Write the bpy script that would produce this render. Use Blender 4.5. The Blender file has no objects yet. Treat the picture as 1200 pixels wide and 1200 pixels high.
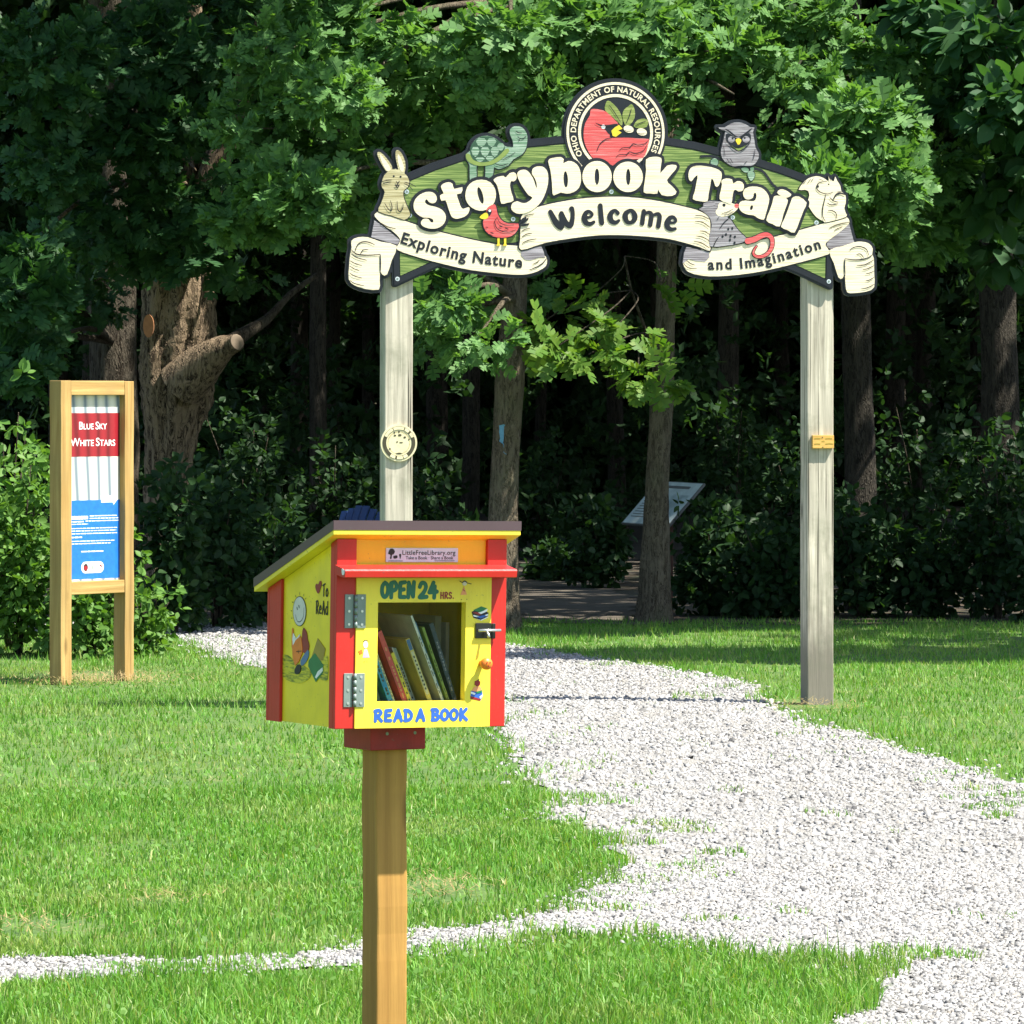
import bpy, math, random
import numpy as np
from mathutils import Vector, Matrix
from mathutils.geometry import tessellate_polygon

# ------------------------------------------------------------------ camera, sky, sun, exposure
F = 6000.0          # focal length in photo pixels (photo is 1200 px wide)
HZ = 465.0          # horizon row in the photo
H = 1.65            # eye height in metres
scene = bpy.context.scene
C = scene.collection
cam_d = bpy.data.cameras.new('camera')
cam = bpy.data.objects.new('camera', cam_d)
C.objects.link(cam)
cam.location = (0, 0, H)
cam.rotation_euler = (math.radians(90), 0, 0)
cam_d.sensor_width = 36.0
cam_d.lens = 36.0 * F / 1200.0
cam_d.shift_y = -(600 - HZ) / 1200.0
cam_d.clip_start = 0.5
cam_d.clip_end = 2000
scene.camera = cam
SUN_PHI, SUN_EL = math.radians(73), math.radians(59)
SDIR = Vector((math.sin(SUN_PHI) * math.cos(SUN_EL), -math.cos(SUN_PHI) * math.cos(SUN_EL), math.sin(SUN_EL)))
world = bpy.data.worlds.new('World')
scene.world = world
world.use_nodes = True
wn = world.node_tree
bg = wn.nodes['Background']
sky = wn.nodes.new('ShaderNodeTexSky')
sky.sky_type = 'NISHITA'
sky.sun_disc = False
sky.sun_elevation = SUN_EL
sky.sun_rotation = math.pi - SUN_PHI
wn.links.new(sky.outputs[0], bg.inputs[0])
bg.inputs[1].default_value = 0.094
sun_d = bpy.data.lights.new('sun', 'SUN')
sun_d.energy = 5.0
sun_d.angle = math.radians(0.53)
sun_d.color = (1.0, 0.95, 0.86)
sun = bpy.data.objects.new('sun', sun_d)
C.objects.link(sun)
sun.rotation_euler = SDIR.to_track_quat('Z', 'Y').to_euler()
scene.view_settings.view_transform = 'Standard'
scene.view_settings.look = 'None'
scene.view_settings.gamma = 1.0
scene.view_settings.exposure = 1.45
scene.view_settings.use_curve_mapping = False

random.seed(7)
rng = np.random.default_rng(11)
PI = math.pi

# ------------------------------------------------------------------ helpers: photo pixel -> place
def gp(px, py):
    Y = F * H / (py - HZ)
    return ((px - 600) * Y / F, Y)
def pp(px, py, Y):
    return Vector(((px - 600) * Y / F, Y, H - (py - HZ) * Y / F))
def zz(ox, oy, s, pts):
    return [(ox + x / s, oy + y / s) for x, y in pts]
class Frame:
    """a local frame standing on the ground, turned about z"""
    def __init__(self, x, y, yaw):
        self.x, self.y, self.yaw = x, y, yaw
        self.c, self.s = math.cos(yaw), math.sin(yaw)
    def front(self, px, py, yl=0.0):        # local plane y = yl -> (x, z)
        dx, dy, dz = (px - 600) / F, 1.0, -(py - HZ) / F
        lx, ly = dx * self.c + dy * self.s, -dx * self.s + dy * self.c
        ox, oy = -self.x * self.c - self.y * self.s, self.x * self.s - self.y * self.c
        t = (yl - oy) / ly
        return (ox + lx * t, H + dz * t)
    def side(self, px, py, xl=0.0):         # local plane x = xl -> (y, z)
        dx, dy, dz = (px - 600) / F, 1.0, -(py - HZ) / F
        lx, ly = dx * self.c + dy * self.s, -dx * self.s + dy * self.c
        ox, oy = -self.x * self.c - self.y * self.s, self.x * self.s - self.y * self.c
        t = (xl - ox) / lx
        return (oy + ly * t, H + dz * t)

# ------------------------------------------------------------------ helpers: 2D shapes
def smooth(pts, closed=True, n=4):
    P = [Vector(p) for p in pts]
    out = []
    m = len(P)
    rngk = range(m) if closed else range(m - 1)
    for i in rngk:
        if closed:
            p0, p1, p2, p3 = P[(i - 1) % m], P[i], P[(i + 1) % m], P[(i + 2) % m]
        else:
            p0, p1, p2, p3 = P[max(i - 1, 0)], P[i], P[i + 1], P[min(i + 2, m - 1)]
        for k in range(n):
            t = k / n
            q = 0.5 * ((2 * p1) + (p2 - p0) * t + (2 * p0 - 5 * p1 + 4 * p2 - p3) * t * t + (3 * p1 - p0 - 3 * p2 + p3) * t ** 3)
            out.append(tuple(q))
    if not closed:
        out.append(tuple(P[-1]))
    return out
def ell(cx, cy, rx, ry, rot=0.0, n=28):
    c, s = math.cos(rot), math.sin(rot)
    return [(cx + rx * math.cos(a) * c - ry * math.sin(a) * s, cy + rx * math.cos(a) * s + ry * math.sin(a) * c)
            for a in [2 * PI * k / n for k in range(n)]]
def sd_loops(loops, X, Y):
    """signed distance (negative inside, even-odd) of closed loops"""
    d2 = np.full(X.shape, 1e9)
    ins = np.zeros(X.shape, bool)
    for L in loops:
        L = np.asarray(L, float)
        A, B = L, np.roll(L, -1, axis=0)
        for (ax, ay), (bx, by) in zip(A, B):
            ex, ey = bx - ax, by - ay
            l2 = ex * ex + ey * ey
            if l2 < 1e-16:
                continue
            t = np.clip(((X - ax) * ex + (Y - ay) * ey) / l2, 0, 1)
            d2 = np.minimum(d2, (X - ax - t * ex) ** 2 + (Y - ay - t * ey) ** 2)
            if ay != by:
                ins ^= ((ay > Y) != (by > Y)) & (X < ex * (Y - ay) / (by - ay) + ax)
    d = np.sqrt(d2)
    return np.where(ins, -d, d)
def sd_strokes(strokes, X, Y):
    d = np.full(X.shape, 1e9)
    for pts, r in strokes:
        rr = r if isinstance(r, (list, tuple)) else [r] * len(pts)
        if len(pts) == 1:
            d = np.minimum(d, np.hypot(X - pts[0][0], Y - pts[0][1]) - rr[0])
        for k in range(len(pts) - 1):
            (ax, ay), (bx, by) = pts[k], pts[k + 1]
            ex, ey = bx - ax, by - ay
            l2 = ex * ex + ey * ey + 1e-14
            t = np.clip(((X - ax) * ex + (Y - ay) * ey) / l2, 0, 1)
            d = np.minimum(d, np.hypot(X - ax - t * ex, Y - ay - t * ey) - (rr[k] + (rr[k + 1] - rr[k]) * t))
    return d
def contour(d, x0, y0, res):
    """marching squares: loops around d < 0"""
    ny, nx = d.shape
    d = np.where(np.abs(d) < 1e-9, 1e-9, d)
    s = d < 0
    code = s[:-1, :-1] * 1 + s[:-1, 1:] * 2 + s[1:, 1:] * 4 + s[1:, :-1] * 8
    ys, xs = np.nonzero((code > 0) & (code < 15))
    segs = {1: [(3, 0)], 2: [(0, 1)], 3: [(3, 1)], 4: [(1, 2)], 5: [(3, 0), (1, 2)], 6: [(0, 2)], 7: [(3, 2)],
            8: [(2, 3)], 9: [(2, 0)], 10: [(0, 1), (2, 3)], 11: [(2, 1)], 12: [(1, 3)], 13: [(1, 0)], 14: [(0, 3)]}
    def key(j, i, e):
        return ((j, i, 0), (j, i + 1, 1), (j + 1, i, 0), (j, i, 1))[e]
    nxt = {}
    for j, i in zip(ys.tolist(), xs.tolist()):
        for a, b in segs[int(code[j, i])]:
            nxt[key(j, i, a)] = key(j, i, b)
    def pos(k):
        j, i, o = k
        if o == 0:
            a, b = d[j, i], d[j, i + 1]
            return (x0 + (i + a / (a - b)) * res, y0 + j * res)
        a, b = d[j, i], d[j + 1, i]
        return (x0 + i * res, y0 + (j + a / (a - b)) * res)
    loops = []
    while nxt:
        k0, k1 = next(iter(nxt.items()))
        L, k = [], k0
        while k in nxt:
            L.append(pos(k))
            k = nxt.pop(k)
        if len(L) > 5:
            loops.append(L)
    return loops
def grid_for(pts, pad, res):
    a = np.asarray(pts)
    x0, y0 = a.min(0) - pad
    x1, y1 = a.max(0) + pad
    xs, ys = np.arange(x0, x1 + res, res), np.arange(y0, y1 + res, res)
    X, Y = np.meshgrid(xs, ys)
    return X, Y, x0, y0
def offset_union(shapes, off, res=0.005):
    """shapes: list of loop lists; returns loops of the union grown by off"""
    allp = [p for sh in shapes for L in sh for p in L]
    X, Y, x0, y0 = grid_for(allp, off + 3 * res, res)
    d = np.full(X.shape, 1e9)
    for sh in shapes:
        pts = np.asarray([p for L in sh for p in L])
        lo, hi = pts.min(0) - off - 4 * res, pts.max(0) + off + 4 * res
        i0, i1 = max(int((lo[0] - x0) / res), 0), int((hi[0] - x0) / res) + 2
        j0, j1 = max(int((lo[1] - y0) / res), 0), int((hi[1] - y0) / res) + 2
        sl = (slice(j0, j1), slice(i0, i1))
        d[sl] = np.minimum(d[sl], sd_loops(sh, X[sl], Y[sl]))
    return contour(d - off, x0, y0, res)
def stroke_loops(strokes, res):
    allp = [p for s in strokes for p in s[0]]
    rm = max((max(s[1]) if isinstance(s[1], (list, tuple)) else s[1]) for s in strokes)
    X, Y, x0, y0 = grid_for(allp, rm + 3 * res, res)
    return contour(sd_strokes(strokes, X, Y), x0, y0, res)

def larea(L):
    return 0.5 * sum(L[i][0] * L[(i + 1) % len(L)][1] - L[i][1] * L[(i + 1) % len(L)][0] for i in range(len(L)))
def tidy(L):
    """drop points that nearly coincide"""
    ext = max(max(p[0] for p in L) - min(p[0] for p in L), max(p[1] for p in L) - min(p[1] for p in L))
    eps = min(0.0008, ext * 0.004)
    o = [L[0]]
    for p in L[1:]:
        if math.dist(p, o[-1]) > eps:
            o.append(p)
    while len(o) > 3 and math.dist(o[0], o[-1]) < eps:
        o.pop()
    return o
def pin(p, L):
    r = False
    for i in range(len(L)):
        (ax, ay), (bx, by) = L[i], L[(i + 1) % len(L)]
        if (ay > p[1]) != (by > p[1]) and p[0] < (bx - ax) * (p[1] - ay) / (by - ay) + ax:
            r = not r
    return r
def nest(loops):
    """group loops: each outer boundary with the holes right inside it"""
    if len(loops) == 1:
        return [loops]
    depth = [sum(1 for j, M_ in enumerate(loops) if j != i and pin(L[0], M_)) for i, L in enumerate(loops)]
    out = []
    for i, L in enumerate(loops):
        if depth[i] % 2 == 0:
            out.append([L] + [loops[j] for j in range(len(loops)) if depth[j] == depth[i] + 1 and pin(loops[j][0], L)])
    return out
def earclip(P):
    """ear clipping of one simple polygon given as indexed points [(i, x, y)]"""
    tri = []
    def cr(a, b, c):
        return (b[1] - a[1]) * (c[2] - a[2]) - (b[2] - a[2]) * (c[1] - a[1])
    P = list(P)
    i, stuck = 0, 0
    while len(P) > 3 and stuck < 2 * len(P):
        n = len(P)
        a, b, c = P[i - 1 if i else n - 1], P[i % n], P[(i + 1) % n]
        ok = cr(a, b, c) > 1e-14
        if ok:
            x0, x1 = min(a[1], b[1], c[1]), max(a[1], b[1], c[1])
            y0, y1 = min(a[2], b[2], c[2]), max(a[2], b[2], c[2])
            for q in P:
                if x0 <= q[1] <= x1 and y0 <= q[2] <= y1 and (q[1:] != a[1:] and q[1:] != b[1:] and q[1:] != c[1:]):
                    if cr(a, b, q) >= 0 and cr(b, c, q) >= 0 and cr(c, a, q) >= 0:
                        ok = False
                        break
        elif abs(cr(a, b, c)) <= 1e-14:
            P.pop(i % n)
            i = i % len(P)
            stuck = 0
            continue
        if ok:
            tri.append((a[0], b[0], c[0]))
            P.pop(i % n)
            i = (i + 1) % len(P)
            stuck = 0
        else:
            i = (i + 1) % n
            stuck += 1
    if len(P) == 3:
        tri.append((P[0][0], P[1][0], P[2][0]))
    return tri
def fill(grp):
    pts = [p for L in grp for p in L]
    want = abs(larea(grp[0])) - sum(abs(larea(L)) for L in grp[1:])
    tr = tessellate_polygon([[Vector((p[0], p[1], 0)) for p in L] for L in grp])
    got = sum(abs(larea([pts[i] for i in t])) for t in tr)
    if abs(got - want) < 0.01 * want:
        return [tuple(t) for t in tr]
    # fall back: bridge the holes into the outer loop, then clip ears
    k = 0
    idx = []
    for L in grp:
        q = [(k + i, p[0], p[1]) for i, p in enumerate(L)]
        k += len(L)
        idx.append(q)
    outer = idx[0] if larea(grp[0]) > 0 else idx[0][::-1]
    holes = [(q if larea(L) < 0 else q[::-1]) for q, L in zip(idx[1:], grp[1:])]
    holes.sort(key=lambda h: -max(p[1] for p in h))
    for h in holes:
        m_ = max(range(len(h)), key=lambda i: h[i][1])
        hp = h[m_]
        best = None
        for i, p in sorted(enumerate(outer), key=lambda e: (e[1][1] - hp[1]) ** 2 + (e[1][2] - hp[2]) ** 2):
            if p[1] < hp[1]:
                continue
            good = True
            for j in range(len(outer)):
                a, b = outer[j], outer[(j + 1) % len(outer)]
                if a[0] == p[0] or b[0] == p[0]:
                    continue
                d1 = (p[1] - hp[1]) * (a[2] - hp[2]) - (p[2] - hp[2]) * (a[1] - hp[1])
                d2 = (p[1] - hp[1]) * (b[2] - hp[2]) - (p[2] - hp[2]) * (b[1] - hp[1])
                d3 = (b[1] - a[1]) * (hp[2] - a[2]) - (b[2] - a[2]) * (hp[1] - a[1])
                d4 = (b[1] - a[1]) * (p[2] - a[2]) - (b[2] - a[2]) * (p[1] - a[1])
                if d1 * d2 < 0 and d3 * d4 < 0:
                    good = False
                    break
            if good:
                best = i
                break
        if best is not None:
            outer = outer[:best + 1] + h[m_:] + h[:m_ + 1] + outer[best:]
    return earclip(outer)

# ------------------------------------------------------------------ helpers: meshes
class MB:
    def __init__(self):
        self.v, self.f, self.m, self.mats = [], [], [], []
    def mi(self, mat):
        if mat not in self.mats:
            self.mats.append(mat)
        return self.mats.index(mat)
    def add(self, vs, fs, mat):
        b, k = len(self.v), self.mi(mat)
        self.v += [tuple(v) for v in vs]
        for f in fs:
            self.f.append(tuple(b + i for i in f))
            self.m.append(k)
        return self
    def box(self, x0, x1, y0, y1, z0, z1, mat, top=None):
        z = [z0, z1]
        vs = [(x0, y0, z0), (x1, y0, z0), (x1, y1, z0), (x0, y1, z0), (x0, y0, z1), (x1, y0, z1), (x1, y1, z1), (x0, y1, z1)]
        if top:
            vs[4:] = [(x, y, zt) for (x, y, _), zt in zip(vs[4:], top)]
        return self.hexa(vs, mat)
    def hexa(self, vs, mat):
        return self.add(vs, [(0, 3, 2, 1), (4, 5, 6, 7), (0, 1, 5, 4), (1, 2, 6, 5), (2, 3, 7, 6), (3, 0, 4, 7)], mat)
    def bar(self, a, b, w, h, mat, up=(0, 0, 1)):
        a, b = Vector(a), Vector(b)
        d = (b - a).normalized()
        s = d.cross(Vector(up))
        if s.length < 1e-5:
            s = Vector((1, 0, 0))
        s.normalize()
        u = s.cross(d)
        vs = []
        for p in (a, b):
            for i, j in ((-1, -1), (1, -1), (1, 1), (-1, 1)):
                vs.append(p + s * (i * w / 2) + u * (j * h / 2))
        return self.add(vs, [(0, 1, 2, 3), (7, 6, 5, 4), (4, 5, 1, 0), (5, 6, 2, 1), (6, 7, 3, 2), (7, 4, 0, 3)], mat)
    def tube(self, path, radii, mat, n=8, cap=True, noise=None):
        P = [Vector(p) for p in path]
        vs, fs = [], []
        ref = Vector((1, 0.13, 0))
        for i, p in enumerate(P):
            d = (P[min(i + 1, len(P) - 1)] - P[max(i - 1, 0)]).normalized()
            a = (ref - d * ref.dot(d))
            if a.length < 1e-4:
                a = Vector((0, 1, 0)) - d * d.y
            a.normalize()
            b = d.cross(a)
            for k in range(n):
                t = 2 * PI * k / n
                r = radii[i] * (noise(i, k) if noise else 1)
                vs.append(p + a * (r * math.cos(t)) + b * (r * math.sin(t)))
        for i in range(len(P) - 1):
            for k in range(n):
                k2 = (k + 1) % n
                fs.append((i * n + k, i * n + k2, (i + 1) * n + k2, (i + 1) * n + k))
        if cap:
            fs.append(tuple(range(n - 1, -1, -1)))
            fs.append(tuple((len(P) - 1) * n + k for k in range(n)))
        return self.add(vs, fs, mat)
    def plate(self, loops, mp, h0, h1, mat, back=False):
        """extruded filled loops; mp(u, v, h) -> xyz"""
        loops = [tidy([(p[0], p[1]) for p in L]) for L in loops]
        loops = [L for L in loops if len(L) > 2]
        flat, tris = [], []
        for grp in nest(loops):
            k0 = len(flat)
            pts = [p for L in grp for p in L]
            tris += [tuple(k0 + i for i in t) for t in fill(grp)]
            flat += pts
        loops = [L for grp in nest(loops) for L in grp]
        b = len(flat)
        vs = [mp(u, v, h1) for u, v in flat]
        ref = (Vector(mp(1, 0, 0)) - Vector(mp(0, 0, 0))).cross(Vector(mp(0, 1, 0)) - Vector(mp(0, 0, 0)))
        out = Vector(mp(0, 0, 1)) - Vector(mp(0, 0, 0))
        flip0 = ref.dot(out) < 0
        fs = []
        for t in tris:
            (ax, ay), (bx, by), (cx, cy) = flat[t[0]], flat[t[1]], flat[t[2]]
            ccw = (bx - ax) * (cy - ay) - (by - ay) * (cx - ax) > 0
            fs.append(tuple(t) if ccw != flip0 else tuple(reversed(t)))
        if abs(h1 - h0) > 1e-9:
            vs += [mp(u, v, h0) for u, v in flat]
            o = 0
            for L in loops:
                n = len(L)
                for i in range(n):
                    j = (i + 1) % n
                    fs.append((o + i, o + j, b + o + j, b + o + i))
                o += n
            if back:
                fs += [tuple(b + i for i in reversed(t)) for t in fs[:len(tris)]]
        return self.add(vs, fs, mat)
    def line(self, pts, w, mp, h, mat, taper=True):
        P = [Vector((p[0], p[1])) for p in pts]
        L, R = [], []
        n = len(P)
        for i in range(n):
            d = P[min(i + 1, n - 1)] - P[max(i - 1, 0)]
            if d.length < 1e-9:
                d = Vector((1, 0))
            d.normalize()
            q = Vector((-d.y, d.x))
            ww = w / 2 * (1 if not taper else (0.35 + 0.65 * math.sin(PI * min(max((i + 0.6) / (n + 0.2), 0), 1))))
            L.append(P[i] + q * ww)
            R.append(P[i] - q * ww)
        vs = [mp(p.x, p.y, h) for p in L] + [mp(p.x, p.y, h) for p in R]
        fs = [(i, n + i, n + i + 1, i + 1) for i in range(n - 1)]
        return self.add(vs, fs, mat)
    def build(self, name, parent=None, smooth=False, bevel=0.0):
        me = bpy.data.meshes.new(name)
        me.from_pydata([tuple(v) for v in self.v], [], self.f)
        for m in self.mats:
            me.materials.append(m)
        me.polygons.foreach_set('material_index', self.m)
        if smooth:
            me.polygons.foreach_set('use_smooth', [True] * len(self.f))
        me.update()
        o = bpy.data.objects.new(name, me)
        C.objects.link(o)
        o.parent = parent
        if bevel:
            b = o.modifiers.new('bevel', 'BEVEL')
            b.width, b.segments, b.limit_method = bevel, 2, 'ANGLE'
        return o
def np_mesh(name, V, counts, idx, mat, parent=None, smooth=False):
    """V (n,3); polygons given by their corner counts and flat indices"""
    me = bpy.data.meshes.new(name)
    me.vertices.add(len(V))
    me.vertices.foreach_set('co', np.ascontiguousarray(V, np.float32).ravel())
    me.loops.add(len(idx))
    me.loops.foreach_set('vertex_index', np.ascontiguousarray(idx, np.int32))
    me.polygons.add(len(counts))
    starts = np.concatenate(([0], np.cumsum(counts)[:-1])).astype(np.int32)
    me.polygons.foreach_set('loop_start', starts)
    me.polygons.foreach_set('loop_total', np.asarray(counts, np.int32))
    if smooth:
        me.polygons.foreach_set('use_smooth', np.ones(len(counts), bool))
    me.materials.append(mat)
    me.update(calc_edges=True)
    o = bpy.data.objects.new(name, me)
    C.objects.link(o)
    o.parent = parent
    return o
def empty(name, loc, rz=0.0):
    o = bpy.data.objects.new(name, None)
    C.objects.link(o)
    o.location = loc
    o.rotation_euler = (0, 0, rz)
    o.empty_display_size = 0.2
    return o
def tag(o, label=None, cat=None, group=None, kind=None):
    for k, v in (('label', label), ('category', cat), ('group', group), ('kind', kind)):
        if v:
            o[k] = v
    return o

# ------------------------------------------------------------------ helpers: lettering
_gl = {}
def glyph(ch, bold=0.0):
    """flat outline mesh of one character of the built-in font at size 1: verts, faces, advance"""
    k = (ch, bold)
    if k in _gl:
        return _gl[k]
    def mesh_of(body):
        cu = bpy.data.curves.new('t', 'FONT')
        cu.body = body
        cu.size = 1.0
        cu.offset = bold
        cu.resolution_u = 4
        ob = bpy.data.objects.new('t', cu)
        C.objects.link(ob)
        dg = bpy.context.evaluated_depsgraph_get()
        me = ob.evaluated_get(dg).to_mesh()
        v = [(q.co.x, q.co.y) for q in me.vertices]
        f = [tuple(p.vertices) for p in me.polygons]
        bpy.data.objects.remove(ob)
        bpy.data.curves.remove(cu)
        return v, f
    if ch == ' ':
        _gl[k] = ([], [], 0.26)
        return _gl[k]
    v, f = mesh_of(ch)
    w1 = mesh_of('|' + ch + '|')[0]
    w0 = mesh_of('||')[0]
    adv = (max(p[0] for p in w1) - min(p[0] for p in w1)) - (max(p[0] for p in w0) - min(p[0] for p in w0))
    _gl[k] = (v, f, adv)
    return _gl[k]
def text_path(mb, text, path, size, mp, h, mat, bold=0.0, fit=True, h0=None, xs=1.0, each=None):
    """lettering along an open 2D path; letters spread so that they fill the path when fit"""
    P = [Vector(p) for p in path]
    seg = [(P[i + 1] - P[i]).length for i in range(len(P) - 1)]
    tot = sum(seg)
    gs = [glyph(c, bold) for c in text]
    nat = sum(g[2] for g in gs) * size * xs
    extra = (tot - nat) / max(len(text) - 1, 1) if fit else 0
    s = 0.0
    for g in gs:
        a = g[2] * size * xs
        mid = min(max(s + a / 2, 0), tot - 1e-6)
        acc = 0
        for i, L in enumerate(seg):
            if acc + L >= mid:
                break
            acc += L
        d = (P[i + 1] - P[i]).normalized()
        p = P[i] + d * (mid - acc)
        nrm = Vector((-d.y, d.x))
        if g[0]:
            if each:
                mb = MB()
            vs = []
            for x, y in g[0]:
                q = p + d * ((x * xs) * size - a / 2) + nrm * (y * size)
                vs.append(mp(q.x, q.y, h))
            mb.add(vs, g[1], mat)
            if h0 is not None:
                # side walls along border edges
                cnt = {}
                for f in g[1]:
                    for i2 in range(len(f)):
                        e = (f[i2], f[(i2 + 1) % len(f)])
                        cnt[tuple(sorted(e))] = cnt.get(tuple(sorted(e)), []) + [e]
                ed = [e[0] for e in cnt.values() if len(e) == 1]
                base = [mp((p + d * ((x * xs) * size - a / 2) + nrm * (y * size)).x, (p + d * ((x * xs) * size - a / 2) + nrm * (y * size)).y, h0) for x, y in g[0]]
                n = len(base)
                mb.add(vs + base, [(a2, b2, n + b2, n + a2) for a2, b2 in ed], mat)
            if each:
                mb.build(each[0], each[1])
        s += a + extra
# brush letters: strokes in a unit box (0..1 wide, 0..1 high)
BR = {
 'O': [[(.5, .97), (.18, .8), (.06, .5), (.16, .18), (.45, .03), (.78, .15), (.94, .5), (.84, .82), (.5, .97)]],
 'P': [[(.15, 0), (.2, .95)], [(.1, .93), (.6, 1), (.9, .78), (.75, .52), (.25, .42)]],
 'E': [[(.2, .95), (.15, .03), (.85, .02)], [(.2, .95), (.85, 1)], [(.18, .5), (.7, .53)]],
 'N': [[(.1, 0), (.15, .97), (.8, .05), (.9, 1)]],
 '2': [[(.1, .72), (.3, .97), (.7, .95), (.85, .7), (.6, .35), (.1, .03), (.95, .06)]],
 '4': [[(.55, 1), (.05, .35), (.98, .4)], [(.72, .75), (.65, 0)]],
 'H': [[(.12, 0), (.15, 1)], [(.88, 0), (.85, 1)], [(.12, .48), (.88, .53)]],
 'R': [[(.15, 0), (.18, .95)], [(.08, .93), (.6, 1), (.88, .76), (.6, .52), (.2, .45)], [(.35, .48), (.95, 0)]],
 'S': [[(.85, .85), (.5, 1), (.15, .8), (.3, .57), (.75, .42), (.82, .15), (.45, 0), (.08, .12)]],
 '.': [[(.3, .04), (.36, .06)]],
 'A': [[(.05, 0), (.5, 1), (.93, 0)], [(.2, .32), (.82, .36)]],
 'D': [[(.18, 0), (.18, .97)], [(.05, .97), (.55, .92), (.92, .6), (.85, .22), (.5, .04), (.08, .02)]],
 'B': [[(.18, 0), (.18, 1)], [(.05, .98), (.6, 1), (.82, .8), (.6, .57), (.2, .52)], [(.5, .55), (.92, .35), (.8, .08), (.4, .02), (.1, .02)]],
 'K': [[(.15, 0), (.18, 1)], [(.88, 1), (.25, .48), (.95, 0)]],
 'T': [[(.02, .85), (.98, 1)], [(.5, .92), (.46, 0)]],
 'o': [[(.5, .62), (.15, .42), (.2, .08), (.6, 0), (.88, .3), (.5, .62)]],
 'e': [[(.1, .33), (.82, .38), (.5, .65), (.12, .38), (.25, .06), (.85, .08)]],
 'd': [[(.9, 1), (.88, 0)], [(.88, .5), (.45, .6), (.1, .3), (.35, 0), (.88, .15)]],
 'W': [[(.02, 1), (.24, .12), (.5, .75), (.74, .12), (.98, 1)]],
}
def brush_word(mb, word, x0, z0, w, hgt, r, mp, h0, h1, mat, gap=0.14, res=0.0012, each=None):
    n = len(word)
    wid = [0.42 if c == '.' else (0.5 if c == ' ' else 1.0) for c in word]
    unit = w / (sum(wid) + gap * (n - 1))
    x = x0
    for c, k in zip(word, wid):
        if c != ' ':
            st = []
            for s in BR[c]:
                pts = [(x + p[0] * unit * k, z0 + p[1] * hgt) for p in s]
                if len(pts) > 3 and c in 'OPSRDBdoe2':
                    pts = smooth(pts, False, 3)
                st.append((pts, r))
            if each:
                mb = MB()
            mb.plate(stroke_loops(st, res), mp, h0, h1, mat)
            if each:
                mb.build(each[0], each[1])
        x += unit * (k + gap)

# ------------------------------------------------------------------ materials
def nmat(name):
    m = bpy.data.materials.new(name)
    m.use_nodes = True
    nt = m.node_tree
    return m, nt, nt.nodes['Principled BSDF']
def ramp(nt, fac, stops):
    r = nt.nodes.new('ShaderNodeValToRGB')
    el = r.color_ramp.elements
    while len(el) < len(stops):
        el.new(0.5)
    for e, (p, c) in zip(el, stops):
        e.position = p
        e.color = (*c, 1)
    nt.links.new(fac, r.inputs[0])
    return r.outputs[0]
def coords(nt, scale=(1, 1, 1), kind='Object', rot=(0, 0, 0)):
    tc = nt.nodes.new('ShaderNodeTexCoord')
    mp = nt.nodes.new('ShaderNodeMapping')
    mp.inputs['Scale'].default_value = scale
    mp.inputs['Rotation'].default_value = rot
    nt.links.new(tc.outputs[kind], mp.inputs[0])
    return mp.outputs[0]
def tex_noise(nt, vec, scale, detail=4, rough=0.55, dist=0.0):
    n = nt.nodes.new('ShaderNodeTexNoise')
    n.inputs['Scale'].default_value = scale
    n.inputs['Detail'].default_value = detail
    n.inputs['Roughness'].default_value = rough
    n.inputs['Distortion'].default_value = dist
    nt.links.new(vec, n.inputs['Vector'])
    return n.outputs[0]
def mixc(nt, fac, a, b, mode='MIX'):
    m = nt.nodes.new('ShaderNodeMix')
    m.data_type = 'RGBA'
    m.blend_type = mode
    if isinstance(fac, (int, float)):
        m.inputs[0].default_value = fac
    else:
        nt.links.new(fac, m.inputs[0])
    for k, x in ((6, a), (7, b)):
        if isinstance(x, tuple):
            m.inputs[k].default_value = (*x, 1)
        else:
            nt.links.new(x, m.inputs[k])
    return m.outputs[2]
def bump(nt, bsdf, hgt, strength=0.3, dist=0.01):
    b = nt.nodes.new('ShaderNodeBump')
    b.inputs['Strength'].default_value = strength
    b.inputs['Distance'].default_value = dist
    nt.links.new(hgt, b.inputs['Height'])
    nt.links.new(b.outputs[0], bsdf.inputs['Normal'])
def island(nt):
    g = nt.nodes.new('ShaderNodeNewGeometry')
    return g.outputs['Random Per Island']
def paint(name, col, rough=0.45, var=0.14, scale=9.0, bmp=0.22, spec=0.4):
    """brushed paint: slightly uneven tone, faint relief, small scuffs"""
    m, nt, b = nmat(name)
    v = coords(nt)
    n1 = tex_noise(nt, v, scale, 5)
    dark = tuple(c * (1 - var) for c in col)
    light = tuple(min(c * (1 + var * 0.6), 1) for c in col)
    c1 = ramp(nt, n1, [(0.3, dark), (0.7, light)])
    nd = tex_noise(nt, coords(nt, (1, 1, 0.3)), 7, 8, 0.7)
    c1 = mixc(nt, ramp(nt, nd, [(0.56, (0, 0, 0)), (0.78, (0.42, 0.42, 0.42))]), c1, tuple(x * 0.55 + 0.03 for x in col))
    ns = tex_noise(nt, coords(nt), 130, 2, 0.5)
    c1 = mixc(nt, ramp(nt, ns, [(0.70, (0, 0, 0)), (0.73, (0.6, 0.6, 0.6))]), c1, tuple(x * 0.4 + 0.05 for x in col))
    nt.links.new(c1, b.inputs['Base Color'])
    n2 = tex_noise(nt, coords(nt, (1, 1, 0.12)), 120, 4)
    bump(nt, b, n2, bmp, 0.003)
    b.inputs['Roughness'].default_value = rough
    b.inputs['Specular IOR Level'].default_value = spec
    return m
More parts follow.
